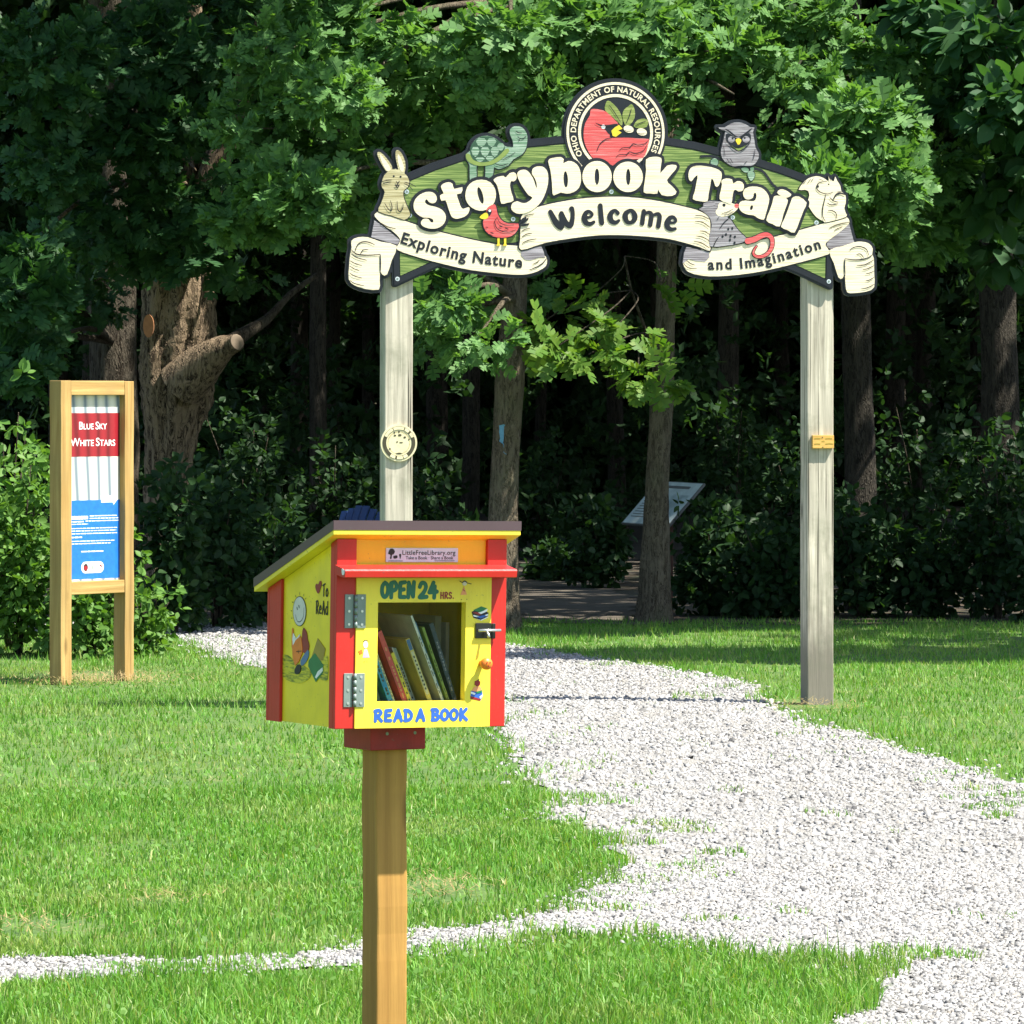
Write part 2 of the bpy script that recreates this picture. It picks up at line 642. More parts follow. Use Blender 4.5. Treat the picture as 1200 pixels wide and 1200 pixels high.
def carved(name, col, dark, rough=0.6, scale=210.0, lo=0.42, hi=0.58, kind='Object'):
    """sand-carved sign face with its fine horizontal grain"""
    m, nt, b = nmat(name)
    v = coords(nt, (0.018, 0.018, 1), kind)
    n1 = tex_noise(nt, v, scale, 3, 0.6)
    c1 = ramp(nt, n1, [(lo, dark), (hi, col)])
    n2 = tex_noise(nt, coords(nt), 6, 4)
    c2 = mixc(nt, n2, c1, tuple(c * 0.82 for c in col), 'MULTIPLY')
    c3 = mixc(nt, 0.25, c1, c2)
    nt.links.new(c3, b.inputs['Base Color'])
    bump(nt, b, n1, 0.45, 0.004)
    b.inputs['Roughness'].default_value = rough
    return m
def wood(name, light, dark, axis=2, scale=26.0, knots=True, crack=0.6, rough=0.75, moss=0.0, splash=0.0):
    m, nt, b = nmat(name)
    st = [1, 1, 1]
    st[axis] = 0.045
    v = coords(nt, tuple(st))
    n1 = tex_noise(nt, v, scale, 6, 0.6, 0.4)
    c = ramp(nt, n1, [(0.3, dark), (0.5, tuple((a + q) / 2 for a, q in zip(light, dark))), (0.66, light)])
    n0 = tex_noise(nt, coords(nt), 2.6, 5, 0.6)
    c = mixc(nt, ramp(nt, n0, [(0.42, (0, 0, 0)), (0.7, (1, 1, 1))]), c, tuple(x * 0.66 for x in light))
    if knots:
        vk = coords(nt, (5.5, 5.5, 1.7) if axis == 2 else (1.7, 5.5, 5.5))
        vo = nt.nodes.new('ShaderNodeTexVoronoi')
        vo.inputs['Scale'].default_value = 1.0
        nt.links.new(vk, vo.inputs['Vector'])
        k = ramp(nt, vo.outputs['Distance'], [(0.05, (1, 1, 1)), (0.13, (0, 0, 0))])
        c = mixc(nt, k, c, tuple(x * 0.45 for x in dark))
    st2 = [1, 1, 1]
    st2[axis] = 0.012
    n2 = tex_noise(nt, coords(nt, tuple(st2)), 42, 2, 0.5)
    ck = ramp(nt, n2, [(0.34, (1, 1, 1)), (0.385, (0, 0, 0))])
    mk = nt.nodes.new('ShaderNodeMath')
    mk.operation = 'MULTIPLY'
    mk.inputs[1].default_value = crack
    nt.links.new(ck, mk.inputs[0])
    c = mixc(nt, mk.outputs[0], c, tuple(x * 0.25 for x in dark))
    if splash:                                # dirt splashed up from the ground
        sx = nt.nodes.new('ShaderNodeSeparateXYZ')
        nt.links.new(coords(nt), sx.inputs[0])
        n4 = tex_noise(nt, coords(nt, (1, 1, 0.4)), 9, 5, 0.7)
        m1 = nt.nodes.new('ShaderNodeMath')
        m1.operation = 'MULTIPLY_ADD'
        m1.inputs[1].default_value = -0.55
        nt.links.new(n4, m1.inputs[0])
        nt.links.new(sx.outputs[2], m1.inputs[2])
        c = mixc(nt, ramp(nt, m1.outputs[0], [(0.0, (0.85, 0.85, 0.85)), (splash, (0, 0, 0))]), c, (0.17, 0.15, 0.12))
    if moss:
        n3 = tex_noise(nt, coords(nt), 4.0, 5, 0.65)
        f3 = ramp(nt, n3, [(0.5, (0, 0, 0)), (0.75, (moss,) * 3)])
        c = mixc(nt, f3, c, (0.16, 0.17, 0.11))
    nt.links.new(c, b.inputs['Base Color'])
    bump(nt, b, n1, 0.5, 0.006)
    b.inputs['Roughness'].default_value = rough
    b.inputs['Specular IOR Level'].default_value = 0.25
    return m
def leafmat(name, cols, trans=0.35, rough=0.55, spec=0.22):
    m, nt, b = nmat(name)
    r = island(nt)
    c = ramp(nt, r, [(i / (len(cols) - 1), q) for i, q in enumerate(cols)])
    n1 = tex_noise(nt, coords(nt), 1.3, 3)
    c = mixc(nt, ramp(nt, n1, [(0.35, (0, 0, 0)), (0.7, (1, 1, 1))]), c, mixc(nt, 1.0, c, (0.72, 0.8, 0.62), 'MULTIPLY'))
    nt.links.new(c, b.inputs['Base Color'])
    b.inputs['Roughness'].default_value = rough
    b.inputs['Specular IOR Level'].default_value = spec
    t = nt.nodes.new('ShaderNodeBsdfTranslucent')
    tcol = mixc(nt, 1.0, c, (1.5, 1.55, 0.5), 'MULTIPLY')
    nt.links.new(tcol, t.inputs[0])
    mx = nt.nodes.new('ShaderNodeMixShader')
    mx.inputs[0].default_value = trans
    nt.links.new(b.outputs[0], mx.inputs[1])
    nt.links.new(t.outputs[0], mx.inputs[2])
    nt.links.new(mx.outputs[0], nt.nodes['Material Output'].inputs[0])
    return m
def plain(name, col, rough=0.5, metal=0.0, spec=0.5):
    m, nt, b = nmat(name)
    n1 = tex_noise(nt, coords(nt), 30, 3)
    c = ramp(nt, n1, [(0.3, tuple(x * 0.85 for x in col)), (0.7, tuple(min(1, x * 1.08) for x in col))])
    nt.links.new(c, b.inputs['Base Color'])
    b.inputs['Roughness'].default_value = rough
    b.inputs['Metallic'].default_value = metal
    b.inputs['Specular IOR Level'].default_value = spec
    return m
def bark(name, light, dark, scale=9.0, moss=None):
    m, nt, b = nmat(name)
    v = coords(nt, (1, 1, 0.22))
    vo = nt.nodes.new('ShaderNodeTexVoronoi')
    vo.inputs['Scale'].default_value = scale * 2.2
    n0 = tex_noise(nt, v, scale, 5)
    va = nt.nodes.new('ShaderNodeVectorMath')
    va.operation = 'ADD'
    nt.links.new(v, va.inputs[0])
    nt.links.new(n0, va.inputs[1])
    nt.links.new(va.outputs[0], vo.inputs['Vector'])
    n1 = tex_noise(nt, v, scale * 3, 6, 0.65)
    mm = nt.nodes.new('ShaderNodeMath')
    mm.operation = 'MULTIPLY'
    nt.links.new(vo.outputs['Distance'], mm.inputs[0])
    nt.links.new(n1, mm.inputs[1])
    c = ramp(nt, mm.outputs[0], [(0.10, dark), (0.30, light)])
    if moss:
        n3 = tex_noise(nt, coords(nt), 2.2, 5)
        c = mixc(nt, ramp(nt, n3, [(0.5, (0, 0, 0)), (0.72, (0.6, 0.6, 0.6))]), c, moss)
    nt.links.new(c, b.inputs['Base Color'])
    bump(nt, b, mm.outputs[0], 0.9, 0.05)
    b.inputs['Roughness'].default_value = 0.9
    b.inputs['Specular IOR Level'].default_value = 0.15
    return m

M = {}
M['yellow'] = paint('yellow_paint', (0.84, 0.67, 0.055), 0.4)
M['side_yellow'] = paint('side_yellow_paint', (0.86, 0.68, 0.03), 0.42)
M['bounce_yellow'] = paint('bounce_yellow_paint', (0.80, 0.46, 0.012), 0.42)  # the box's yellow with the red visor's bounce light mixed into the colour
M['red'] = paint('red_paint', (0.50, 0.020, 0.015), 0.42)
M['dark_red'] = paint('dark_red_paint', (0.27, 0.010, 0.014), 0.5, 0.3, 14)
M['roof_metal'] = paint('brown_roof_metal', (0.075, 0.048, 0.055), 0.4, 0.1, 6, 0.04)
M['steel'] = plain('zinc_steel', (0.20, 0.25, 0.23), 0.5, 0.35)
M['chrome'] = plain('chrome', (0.6, 0.62, 0.62), 0.32, 0.8)
M['black'] = paint('black_paint', (0.010, 0.012, 0.018), 0.42, 0.2, 9)
M['black_metal'] = plain('black_metal', (0.012, 0.012, 0.013), 0.3)
M['ink'] = plain('black_ink', (0.012, 0.012, 0.012), 0.6)
M['white'] = plain('white_print', (0.80, 0.80, 0.80), 0.45)
M['green_ink'] = plain('teal_green_paint', (0.006, 0.13, 0.08), 0.45)
M['blue_ink'] = plain('blue_paint', (0.025, 0.11, 0.45), 0.45)
M['red_ink'] = plain('maroon_paint', (0.26, 0.012, 0.012), 0.45)
M['orange_ink'] = plain('orange_paint', (0.80, 0.20, 0.02), 0.4)
M['peach'] = plain('peach_paint', (0.75, 0.30, 0.12), 0.45)
M['lilac'] = plain('lilac_paint', (0.55, 0.42, 0.62), 0.45)
M['face'] = plain('pale_grey_paint', (0.62, 0.60, 0.56), 0.45)
M['denim'] = plain('denim_paint', (0.07, 0.16, 0.33), 0.45)
M['ochre'] = plain('ochre_paint', (0.36, 0.25, 0.03), 0.5)
M['leaf_green'] = plain('book_green_paint', (0.008, 0.17, 0.05), 0.45)
M['grass_ink'] = plain('painted_grass', (0.22, 0.24, 0.02), 0.5)
M['cream'] = carved('cream_carved', (0.82, 0.73, 0.54), (0.62, 0.50, 0.32), lo=0.3, hi=0.5)
M['fawn'] = carved('fawn_carved', (0.60, 0.54, 0.33), (0.30, 0.25, 0.11), scale=260)
M['sign_green'] = carved('green_carved', (0.095, 0.165, 0.028), (0.32, 0.40, 0.11), scale=190, lo=0.40, hi=0.53)
M['fold_grey'] = carved('grey_carved', (0.42, 0.39, 0.42), (0.13, 0.11, 0.12), scale=220)
M['grey'] = carved('grey_fur_carved', (0.40, 0.38, 0.40), (0.12, 0.10, 0.11), scale=240)
M['rose'] = carved('red_carved', (0.62, 0.075, 0.075), (0.70, 0.28, 0.26), scale=240, lo=0.33, hi=0.48)
M['jade'] = carved('jade_carved', (0.11, 0.23, 0.13), (0.42, 0.52, 0.42), scale=260, lo=0.38, hi=0.56)
M['dark_jade'] = plain('dark_jade', (0.02, 0.07, 0.035), 0.55)
M['moss_rim'] = plain('moss_rim', (0.20, 0.27, 0.06), 0.55)
M['sprig'] = carved('sprig_green', (0.16, 0.22, 0.035), (0.36, 0.40, 0.12), scale=260, lo=0.38, hi=0.52)
M['yellow_ink'] = plain('yellow_enamel', (0.75, 0.55, 0.03), 0.45)
M['grey_wood'] = wood('weathered_post', (0.68, 0.62, 0.49), (0.24, 0.215, 0.165), 2, 40, True, 1.0, 0.85, 0.6, 0.3)
M['new_wood'] = wood('treated_pine_post', (0.46, 0.255, 0.066), (0.30, 0.150, 0.036), 2, 30, True, 0.12, 0.7)
M['kiosk_wood'] = wood('fresh_pine', (0.47, 0.315, 0.115), (0.28, 0.165, 0.05), 2, 30, True, 0.3, 0.7)
M['kiosk_rail'] = wood('fresh_pine_rail', (0.50, 0.335, 0.125), (0.31, 0.185, 0.055), 0, 30, True, 0.3, 0.7)
M['plaque_wood'] = wood('plaque_pine', (0.72, 0.44, 0.12), (0.50, 0.28, 0.06), 0, 60, False, 0.2, 0.6)
M['brass_cream'] = plain('medallion_cream', (0.74, 0.66, 0.40), 0.5)
M['olive'] = plain('medallion_olive', (0.055, 0.048, 0.022), 0.55)
M['bolt'] = plain('zinc_bolt', (0.70, 0.75, 0.78), 0.35, 0.4)
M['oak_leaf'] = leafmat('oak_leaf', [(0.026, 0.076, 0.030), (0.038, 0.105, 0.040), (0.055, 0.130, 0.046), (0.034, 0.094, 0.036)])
M['sun_leaf'] = leafmat('sun_bright_oak_leaf', [(0.085, 0.190, 0.058), (0.120, 0.245, 0.075), (0.150, 0.285, 0.095), (0.095, 0.205, 0.062), (0.06, 0.14, 0.045)])  # oak leaf with sunlight brightened into its colour
M['shade_dark_leaf'] = leafmat('shade_dark_leaf', [(0.015, 0.042, 0.015), (0.022, 0.056, 0.019), (0.030, 0.07, 0.022)])  # leaf colour darkened to stand in for shade inside the wood
M['maple_leaf'] = leafmat('yellowish_leaf', [(0.07, 0.16, 0.025), (0.10, 0.20, 0.03), (0.13, 0.21, 0.03), (0.085, 0.17, 0.03)])
M['shrub_leaf'] = leafmat('shrub_leaf', [(0.075, 0.17, 0.03), (0.10, 0.21, 0.04), (0.13, 0.24, 0.05), (0.085, 0.18, 0.035)], 0.3)
M['grass'] = leafmat('grass_blade', [(0.09, 0.24, 0.026), (0.125, 0.30, 0.036), (0.16, 0.34, 0.048), (0.235, 0.36, 0.085), (0.11, 0.27, 0.034), (0.36, 0.35, 0.15)], 0.3, 0.5, 0.3)
nt = M['grass'].node_tree
_pb = nt.nodes['Principled BSDF']
_src = _pb.inputs['Base Color'].links[0].from_socket
_dry = ramp(nt, tex_noise(nt, coords(nt), 0.8, 6, 0.7), [(0.50, (0, 0, 0)), (0.68, (0.75, 0.75, 0.75))])
_far = ramp(nt, tex_noise(nt, coords(nt), 0.35, 3), [(0.35, (0, 0, 0)), (0.65, (0.55, 0.55, 0.55))])
_c = mixc(nt, _far, _src, mixc(nt, 1.0, _src, (0.68, 0.86, 0.62), 'MULTIPLY'))
nt.links.new(mixc(nt, _dry, _c, mixc(nt, 0.55, _c, (0.36, 0.33, 0.11))), _pb.inputs['Base Color'])
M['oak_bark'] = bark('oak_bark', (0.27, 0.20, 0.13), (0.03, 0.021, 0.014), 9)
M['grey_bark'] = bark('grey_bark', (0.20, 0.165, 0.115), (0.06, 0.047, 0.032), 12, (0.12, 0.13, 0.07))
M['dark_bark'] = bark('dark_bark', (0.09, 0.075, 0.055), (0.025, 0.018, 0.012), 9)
M['shade_dark_bark'] = bark('shade_dark_bark', (0.055, 0.048, 0.037), (0.016, 0.014, 0.011), 9)  # bark darkened below its own tone, standing in for the wood's shade
M['old_cut'] = plain('old_sawn_wood', (0.15, 0.115, 0.08), 0.95)
M['cut_wood'] = plain('cut_wood', (0.36, 0.15, 0.06), 0.85)
M['blue_plastic'] = plain('blue_plastic', (0.006, 0.038, 0.16), 0.5)
M['blaze'] = plain('blue_blaze', (0.12, 0.30, 0.45), 0.8)

# gravel stones, gravel bed, lawn soil, forest floor
m, nt, b = nmat('gravel_stone')
c = ramp(nt, island(nt), [(0.0, (0.085, 0.084, 0.084)), (0.06, (0.14, 0.137, 0.132)), (0.16, (0.235, 0.231, 0.223)), (0.5, (0.295, 0.29, 0.28)), (0.62, (0.30, 0.278, 0.245)), (0.7, (0.325, 0.32, 0.31)), (1.0, (0.42, 0.415, 0.405))])
n1 = tex_noise(nt, coords(nt), 160, 3)
nt.links.new(mixc(nt, 0.35, c, mixc(nt, 1.0, c, ramp(nt, n1, [(0.3, (0.6, 0.6, 0.6)), (0.7, (1, 1, 1))]), 'MULTIPLY')), b.inputs['Base Color'])
b.inputs['Roughness'].default_value = 0.9
b.inputs['Specular IOR Level'].default_value = 0.2
M['stone'] = m
m, nt, b = nmat('gravel_bed')
vo = nt.nodes.new('ShaderNodeTexVoronoi')
vo.inputs['Scale'].default_value = 105
nt.links.new(coords(nt), vo.inputs['Vector'])
c = ramp(nt, vo.outputs['Color'], [(0.0, (0.16, 0.157, 0.15)), (0.3, (0.28, 0.275, 0.26)), (1.0, (0.42, 0.41, 0.39))])
c = mixc(nt, ramp(nt, vo.outputs['Distance'], [(0.45, (0, 0, 0)), (0.8, (1, 1, 1))]), c, (0.10, 0.095, 0.085))
n1 = tex_noise(nt, coords(nt), 1.1, 5)
c = mixc(nt, ramp(nt, n1, [(0.45, (0, 0, 0)), (0.75, (0.5, 0.5, 0.5))]), c, (0.27, 0.245, 0.195))
nt.links.new(c, b.inputs['Base Color'])
bump(nt, b, vo.outputs['Distance'], 0.8, 0.012)
b.inputs['Roughness'].default_value = 0.95
M['gravel'] = m
m, nt, b = nmat('lawn_soil')
n1 = tex_noise(nt, coords(nt), 3.5, 6, 0.65)
n2 = tex_noise(nt, coords(nt), 40, 4)
c = ramp(nt, n1, [(0.35, (0.055, 0.115, 0.018)), (0.58, (0.085, 0.15, 0.025)), (0.72, (0.20, 0.18, 0.07))])
c = mixc(nt, 0.5, c, mixc(nt, 1.0, c, ramp(nt, n2, [(0.3, (0.45, 0.5, 0.4)), (0.7, (1, 1, 1))]), 'MULTIPLY'))
nt.links.new(c, b.inputs['Base Color'])
bump(nt, b, n2, 0.6, 0.03)
b.inputs['Roughness'].default_value = 0.95
M['soil'] = m
m, nt, b = nmat('forest_litter')
n1 = tex_noise(nt, coords(nt), 5, 6, 0.7)
vo = nt.nodes.new('ShaderNodeTexVoronoi')
vo.inputs['Scale'].default_value = 16
nt.links.new(coords(nt), vo.inputs['Vector'])
c = ramp(nt, n1, [(0.35, (0.03, 0.034, 0.015)), (0.55, (0.06, 0.045, 0.026)), (0.75, (0.10, 0.075, 0.045))])
c = mixc(nt, 0.4, c, mixc(nt, 1.0, c, vo.outputs['Color'], 'MULTIPLY'))
nt.links.new(c, b.inputs['Base Color'])
bump(nt, b, n1, 0.7, 0.05)
b.inputs['Roughness'].default_value = 1.0
M['litter'] = m
m, nt, b = nmat('dirt_path')
n1 = tex_noise(nt, coords(nt), 4, 6, 0.65)
nt.links.new(ramp(nt, n1, [(0.35, (0.05, 0.04, 0.028)), (0.7, (0.11, 0.09, 0.066))]), b.inputs['Base Color'])
b.inputs['Roughness'].default_value = 1.0
bump(nt, b, n1, 0.5, 0.03)
M['dirt'] = m
# thin clear window sheet
m, nt, b = nmat('window_sheet')
tr = nt.nodes.new('ShaderNodeBsdfTransparent')
gl = nt.nodes.new('ShaderNodeBsdfGlossy')
gl.inputs['Roughness'].default_value = 0.06
fr = nt.nodes.new('ShaderNodeFresnel')
fr.inputs[0].default_value = 1.22
mx = nt.nodes.new('ShaderNodeMixShader')
nt.links.new(fr.outputs[0], mx.inputs[0])
nt.links.new(tr.outputs[0], mx.inputs[1])
nt.links.new(gl.outputs[0], mx.inputs[2])
nt.links.new(mx.outputs[0], nt.nodes['Material Output'].inputs[0])
tr.inputs[0].default_value = (0.93, 0.95, 0.93, 1)
M['sheet'] = m

# ------------------------------------------------------------------ the ground
def sheet(name, pts, z, mat, kind='structure'):
    mb = MB()
    mb.plate([pts], lambda u, v, h: (u, v, h), z, z, mat)
    o = mb.build(name)
    o['kind'] = kind
    return o
sheet('ground', [(-600, -200), (600, -200), (600, 900), (-600, 900)], 0.0, M['soil'])
GRAVEL_PX = [(-500, 1121), (0, 1123), (100, 1125), (200, 1130), (300, 1125), (400, 1117), (480, 1092), (560, 1090), (600, 1083),
 (640, 1072), (700, 1052), (735, 1022), (722, 992), (680, 966), (628, 962), (642, 936), (612, 895), (592, 862), (585, 845),
 (540, 826), (450, 806), (310, 783), (255, 772), (232, 760), (215, 748), (150, 744), (0, 742), (-300, 740), (-300, 727), (0, 729), (205, 733),
 (310, 731), (420, 738), (520, 750), (600, 757), (650, 766),
 (720, 776), (790, 786), (850, 797), (886, 806), (884, 822), (915, 834), (950, 850), (1000, 860), (1060, 880), (1100, 891),
 (1150, 906), (1200, 926), (1300, 965), (1500, 1050), (1900, 1180), (1900, 1330), (920, 1330), (950, 1240), (975, 1205), (1000, 1190), (1040, 1168),
 (1020, 1142), (930, 1127), (860, 1122), (800, 1107), (740, 1092), (650, 1100), (600, 1107), (560, 1117), (480, 1120),
 (420, 1132), (300, 1138), (120, 1145), (0, 1152), (-500, 1160)]
GRAVEL = [gp(*p) for p in GRAVEL_PX]
def wobble(pts, amp, step):
    out = []
    n = len(pts)
    for i in range(n):
        a, b2 = Vector(pts[i]), Vector(pts[(i + 1) % n])
        k = max(1, int((b2 - a).length / step))
        for j in range(k):
            q = a.lerp(b2, j / k)
            out.append((q.x + random.uniform(-amp, amp), q.y + random.uniform(-amp, amp)))
    return out
GRAVEL_W = wobble(GRAVEL, 0.035, 0.14)
sheet('gravel_path', GRAVEL_W, 0.006, M['gravel'])
def rough_edge(x0, x1, y0, y1):
    bot = [(x0 + (x1 - x0) * k / 60, y0 + random.uniform(-0.25, 0.25)) for k in range(61)]
    return bot + [(x1, y1), (x0, y1)]
sheet('forest_floor', rough_edge(-60, 60, 37.2, 300), 0.003, M['litter'])
sheet('forest_trail', wobble([(0.05, 37.3), (1.05, 37.0), (1.0, 41), (0.9, 46), (1.6, 54), (3.5, 60), (2.0, 60.5), (0.2, 54.5), (-0.2, 46), (-0.15, 41)], 0.16, 0.35), 0.009, M['dirt'])

def inside(poly, X, Y):
    r = np.zeros(X.shape, bool)
    P = np.asarray(poly)
    Q = np.roll(P, -1, axis=0)
    for (ax, ay), (bx, by) in zip(P, Q):
        if ay != by:
            r ^= ((ay > Y) != (by > Y)) & (X < (bx - ax) * (Y - ay) / (by - ay) + ax)
    return r
def edge_dist(poly, X, Y):
    d = np.full(X.shape, 1e9)
    P = np.asarray(poly)
    Q = np.roll(P, -1, axis=0)
    for (ax, ay), (bx, by) in zip(P, Q):
        ex, ey = bx - ax, by - ay
        t = np.clip(((X - ax) * ex + (Y - ay) * ey) / (ex * ex + ey * ey + 1e-12), 0, 1)
        d = np.minimum(d, (X - ax - t * ex) ** 2 + (Y - ay - t * ey) ** 2)
    return np.sqrt(d)
def lowfreq(X, Y, seed, s):
    r = np.random.default_rng(seed)
    out = np.zeros(X.shape)
    for k in range(7):
        a, f, p = r.uniform(0, 2 * PI), s * r.uniform(0.6, 2.2), r.uniform(0, 2 * PI)
        out += np.sin((X * math.cos(a) + Y * math.sin(a)) * f + p) / 7
    return out
def spread(n, y0, y1, margin):
    """points over the ground between two distances, as wide as the view and a little more"""
    Y = np.sqrt(rng.uniform(y0 * y0, y1 * y1, n))
    X = rng.uniform(-1, 1, n) * (0.1 * Y + margin)
    return X, Y
BARE = [gp(512, 1047) + (0.22, 0.5), gp(20, 1090) + (0.3, 0.35), gp(190, 1060) + (0.2, 0.25), gp(105, 792) + (0.45, 0.5), gp(940, 825) + (0.3, 0.5)]
def grass_patch(name, n, y0, y1, h0, h1, w, segs, margin=1.2):
    X, Y = spread(n, y0, y1, margin)
    jx, jy = lowfreq(X, Y, 3, 9) * 0.16, lowfreq(X, Y, 4, 9) * 0.16
    g = inside(GRAVEL, X + jx, Y + jy)
    ed = edge_dist(GRAVEL, X, Y)
    keep = ~g
    keep |= g & (ed < 0.45) & (lowfreq(X, Y, 8, 7) > 0.26) & (rng.random(len(X)) < 0.55)
    keep |= g & (lowfreq(X, Y, 15, 5.5) > 0.52) & (rng.random(len(X)) < 0.18)
    for bx, by, ra, rb in BARE:
        e = ((X - bx) / ra) ** 2 + ((Y - by) / rb) ** 2
        keep &= (e > 1) | (rng.random(len(X)) < 0.14 + 0.6 * np.clip(e, 0, 1) ** 2)
    keep &= rng.random(len(X)) < 0.72 + 0.5 * lowfreq(X, Y, 21, 3.0)
    X, Y, ed, g = X[keep], Y[keep], ed[keep], g[keep]
    n = len(X)
    hh = rng.uniform(h0, h1, n) * (1 + 0.7 * lowfreq(X, Y, 5, 4)) * np.where(rng.random(n) < 0.05, 1.7, 1) * (1 + 0.5 * np.exp(-ed / 0.12)) * np.where(g, 0.75, 1)
    a = rng.uniform(0, 2 * PI, n)
    lean = rng.uniform(0.1, 1.0, n) ** 1.3
    dx, dy = np.cos(a), np.sin(a)
    b = rng.uniform(0, 2 * PI, n)
    wx, wy = np.cos(b) * w / 2, np.sin(b) * w / 2
    ww = rng.uniform(0.7, 1.5, n)
    wx, wy = wx * ww, wy * ww
    z0 = np.where(g, 0.004, -0.002)
    tip = np.stack([X + dx * hh * lean * 0.9, Y + dy * hh * lean * 0.9, z0 + hh * np.sqrt(1 - 0.55 * lean ** 2)], 1)
    A = np.stack([X - wx, Y - wy, z0], 1)
    B = np.stack([X + wx, Y + wy, z0], 1)
    if segs == 1:
        V = np.stack([A, B, tip], 1).reshape(-1, 3)
        idx = np.arange(3 * n)
        cnt = np.full(n, 3)
    else:
        mx = np.stack([X + dx * hh * lean * 0.3, Y + dy * hh * lean * 0.3, z0 + hh * 0.6], 1)
        w3 = np.stack([wx, wy, np.zeros(n)], 1) * 0.8
        V = np.stack([A, B, mx + w3, mx - w3, tip], 1).reshape(-1, 3)
        base = np.arange(n)[:, None] * 5
        idx = (base + np.array([[0, 1, 2, 3, 3, 2, 4]])).ravel()
        cnt = np.tile([4, 3], n)
    o = np_mesh(name, V, cnt, idx, M['grass'])
    return o
tag(grass_patch('grass', 165000, 11.6, 15.2, 0.025, 0.052, 0.0038, 2, 0.7), 'long grass blades in front of the white gravel strip', 'grass', kind='stuff')
tag(grass_patch('grass', 200000, 15.2, 21.5, 0.02, 0.042, 0.0044, 2, 0.9), 'bright mown lawn beside the gravel path', 'grass', kind='stuff')
tag(grass_patch('grass', 210000, 21.5, 37.6, 0.02, 0.045, 0.0075, 1, 1.6), 'lawn around the archway reaching to the wood', 'grass', kind='stuff')

# broad clover leaves scattered through the lawn
def clover(n, y0, y1):
    X, Y = spread(n, y0, y1, 0.8)
    k = ~inside(GRAVEL, X, Y) & (lowfreq(X, Y, 31, 3.5) > -0.05)
    X, Y = X[k], Y[k]
    n = len(X)
    r = rng.uniform(0.005, 0.011, n)
    a = rng.uniform(0, 2 * PI, n)
    z = rng.uniform(0.03, 0.06, n)
    tx, ty = rng.uniform(-0.5, 0.5, n), rng.uniform(-0.9, 0.2, n)
    V = []
    for k2 in range(5):
        t = a + k2 * 2 * PI / 5
        ox, oy = r * np.cos(t), r * np.sin(t)
        V.append(np.stack([X + ox, Y + oy, z + ox * tx + oy * -ty], 1))
    V = np.stack(V, 1).reshape(-1, 3)
    return np_mesh('clover', V, np.full(n, 5), np.arange(5 * n), M['shrub_leaf'])
tag(clover(5000, 11.8, 24), 'small round clover leaves scattered through the lawn', 'clover', kind='stuff')

# loose stones on the gravel
def stones(n, y0, y1, s0, s1, margin):
    X, Y = spread(n, y0, y1, margin)
    k = inside(GRAVEL_W, X, Y) | (inside(GRAVEL, X + rng.normal(0, 0.07, len(X)), Y + rng.normal(0, 0.07, len(X))))
    X, Y = X[k], Y[k]
    n = len(X)
    s = rng.uniform(s0, s1, n) * rng.choice([0.7, 1.0, 1.0, 1.25, 1.6], n, p=[.3, .3, .2, .15, .05])
    base = np.array([(0.62, 0.0, -0.5), (-0.34, 0.55, -0.5), (-0.36, -0.52, -0.5), (0.42, 0.1, 0.5), (-0.2, 0.42, 0.5), (-0.28, -0.36, 0.5)])
    V = base[None] * rng.uniform(0.6, 1.3, (n, 6, 1)) * s[:, None, None]
    V[:, :, 2] *= rng.uniform(0.22, 0.52, (n, 1))
    a = rng.uniform(0, 2 * PI, n)
    t = rng.normal(0, 0.2, n)
    ca, sa, ct, stt = np.cos(a)[:, None], np.sin(a)[:, None], np.cos(t)[:, None], np.sin(t)[:, None]
    x, y, z = V[..., 0], V[..., 1], V[..., 2]
    y, z = y * ct - z * stt, y * stt + z * ct
    x, y = x * ca - y * sa, x * sa + y * ca
    V = np.stack([x + X[:, None], y + Y[:, None], z + 0.008 + (s * rng.uniform(0.0, 0.35, n))[:, None]], 2).reshape(-1, 3)
    q = np.array([3, 4, 5, 0, 1, 4, 3, 1, 2, 5, 4, 2, 0, 3, 5])
    idx = (np.arange(n)[:, None] * 6 + q[None]).ravel()
    return np_mesh('gravel', V, np.tile([3, 4, 4, 4], n), idx, M['stone'])
tag(stones(150000, 11.8, 18.0, 0.008, 0.0155, 0.4), 'loose white limestone gravel in the foreground of the path', 'gravel', kind='stuff')
tag(stones(130000, 18.0, 38, 0.012, 0.021, 0.6), 'loose white limestone gravel leading under the archway', 'gravel', kind='stuff')

# ------------------------------------------------------------------ leaves and trees
def oak_template():
    V, Fc = [], []
    def quad(a, b, c, d):
        k = len(V)
        V.extend([a, b, c, d])
        Fc.append((k, k + 1, k + 2, k + 3))
    lob = [(0.10, 0.33, 0.25, 0.17), (0.34, 0.58, 0.41, 0.40), (0.58, 0.82, 0.33, 0.60)]
    for a, b, w, t in lob:
        for s in (-1, 1):
            quad((0, a, 0), (0, b, 0), (s * w, b + t * 0.16, 0.06), (s * w * 0.85, a + t * 0.1 + 0.06, 0.05))
    quad((-0.09, 0.70, 0.01), (0.09, 0.70, 0.01), (0.15, 0.95, -0.02), (-0.13, 0.97, -0.02))
    quad((-0.055, 0.0, 0), (0.055, 0.0, 0), (0.085, 0.74, 0.012), (-0.085, 0.74, 0.012))
    return np.array(V), Fc
def ovate_template(w=0.30):
    V = [(0, 0, 0), (w * 0.8, 0.22, 0.05), (w, 0.5, 0.06), (w * 0.55, 0.8, 0.03), (0, 1, -0.05), (-w * 0.55, 0.8, 0.03), (-w, 0.5, 0.06), (-w * 0.8, 0.22, 0.05)]
    return np.array(V, float), [(0, 1, 2, 3, 4), (4, 5, 6, 7, 0)]
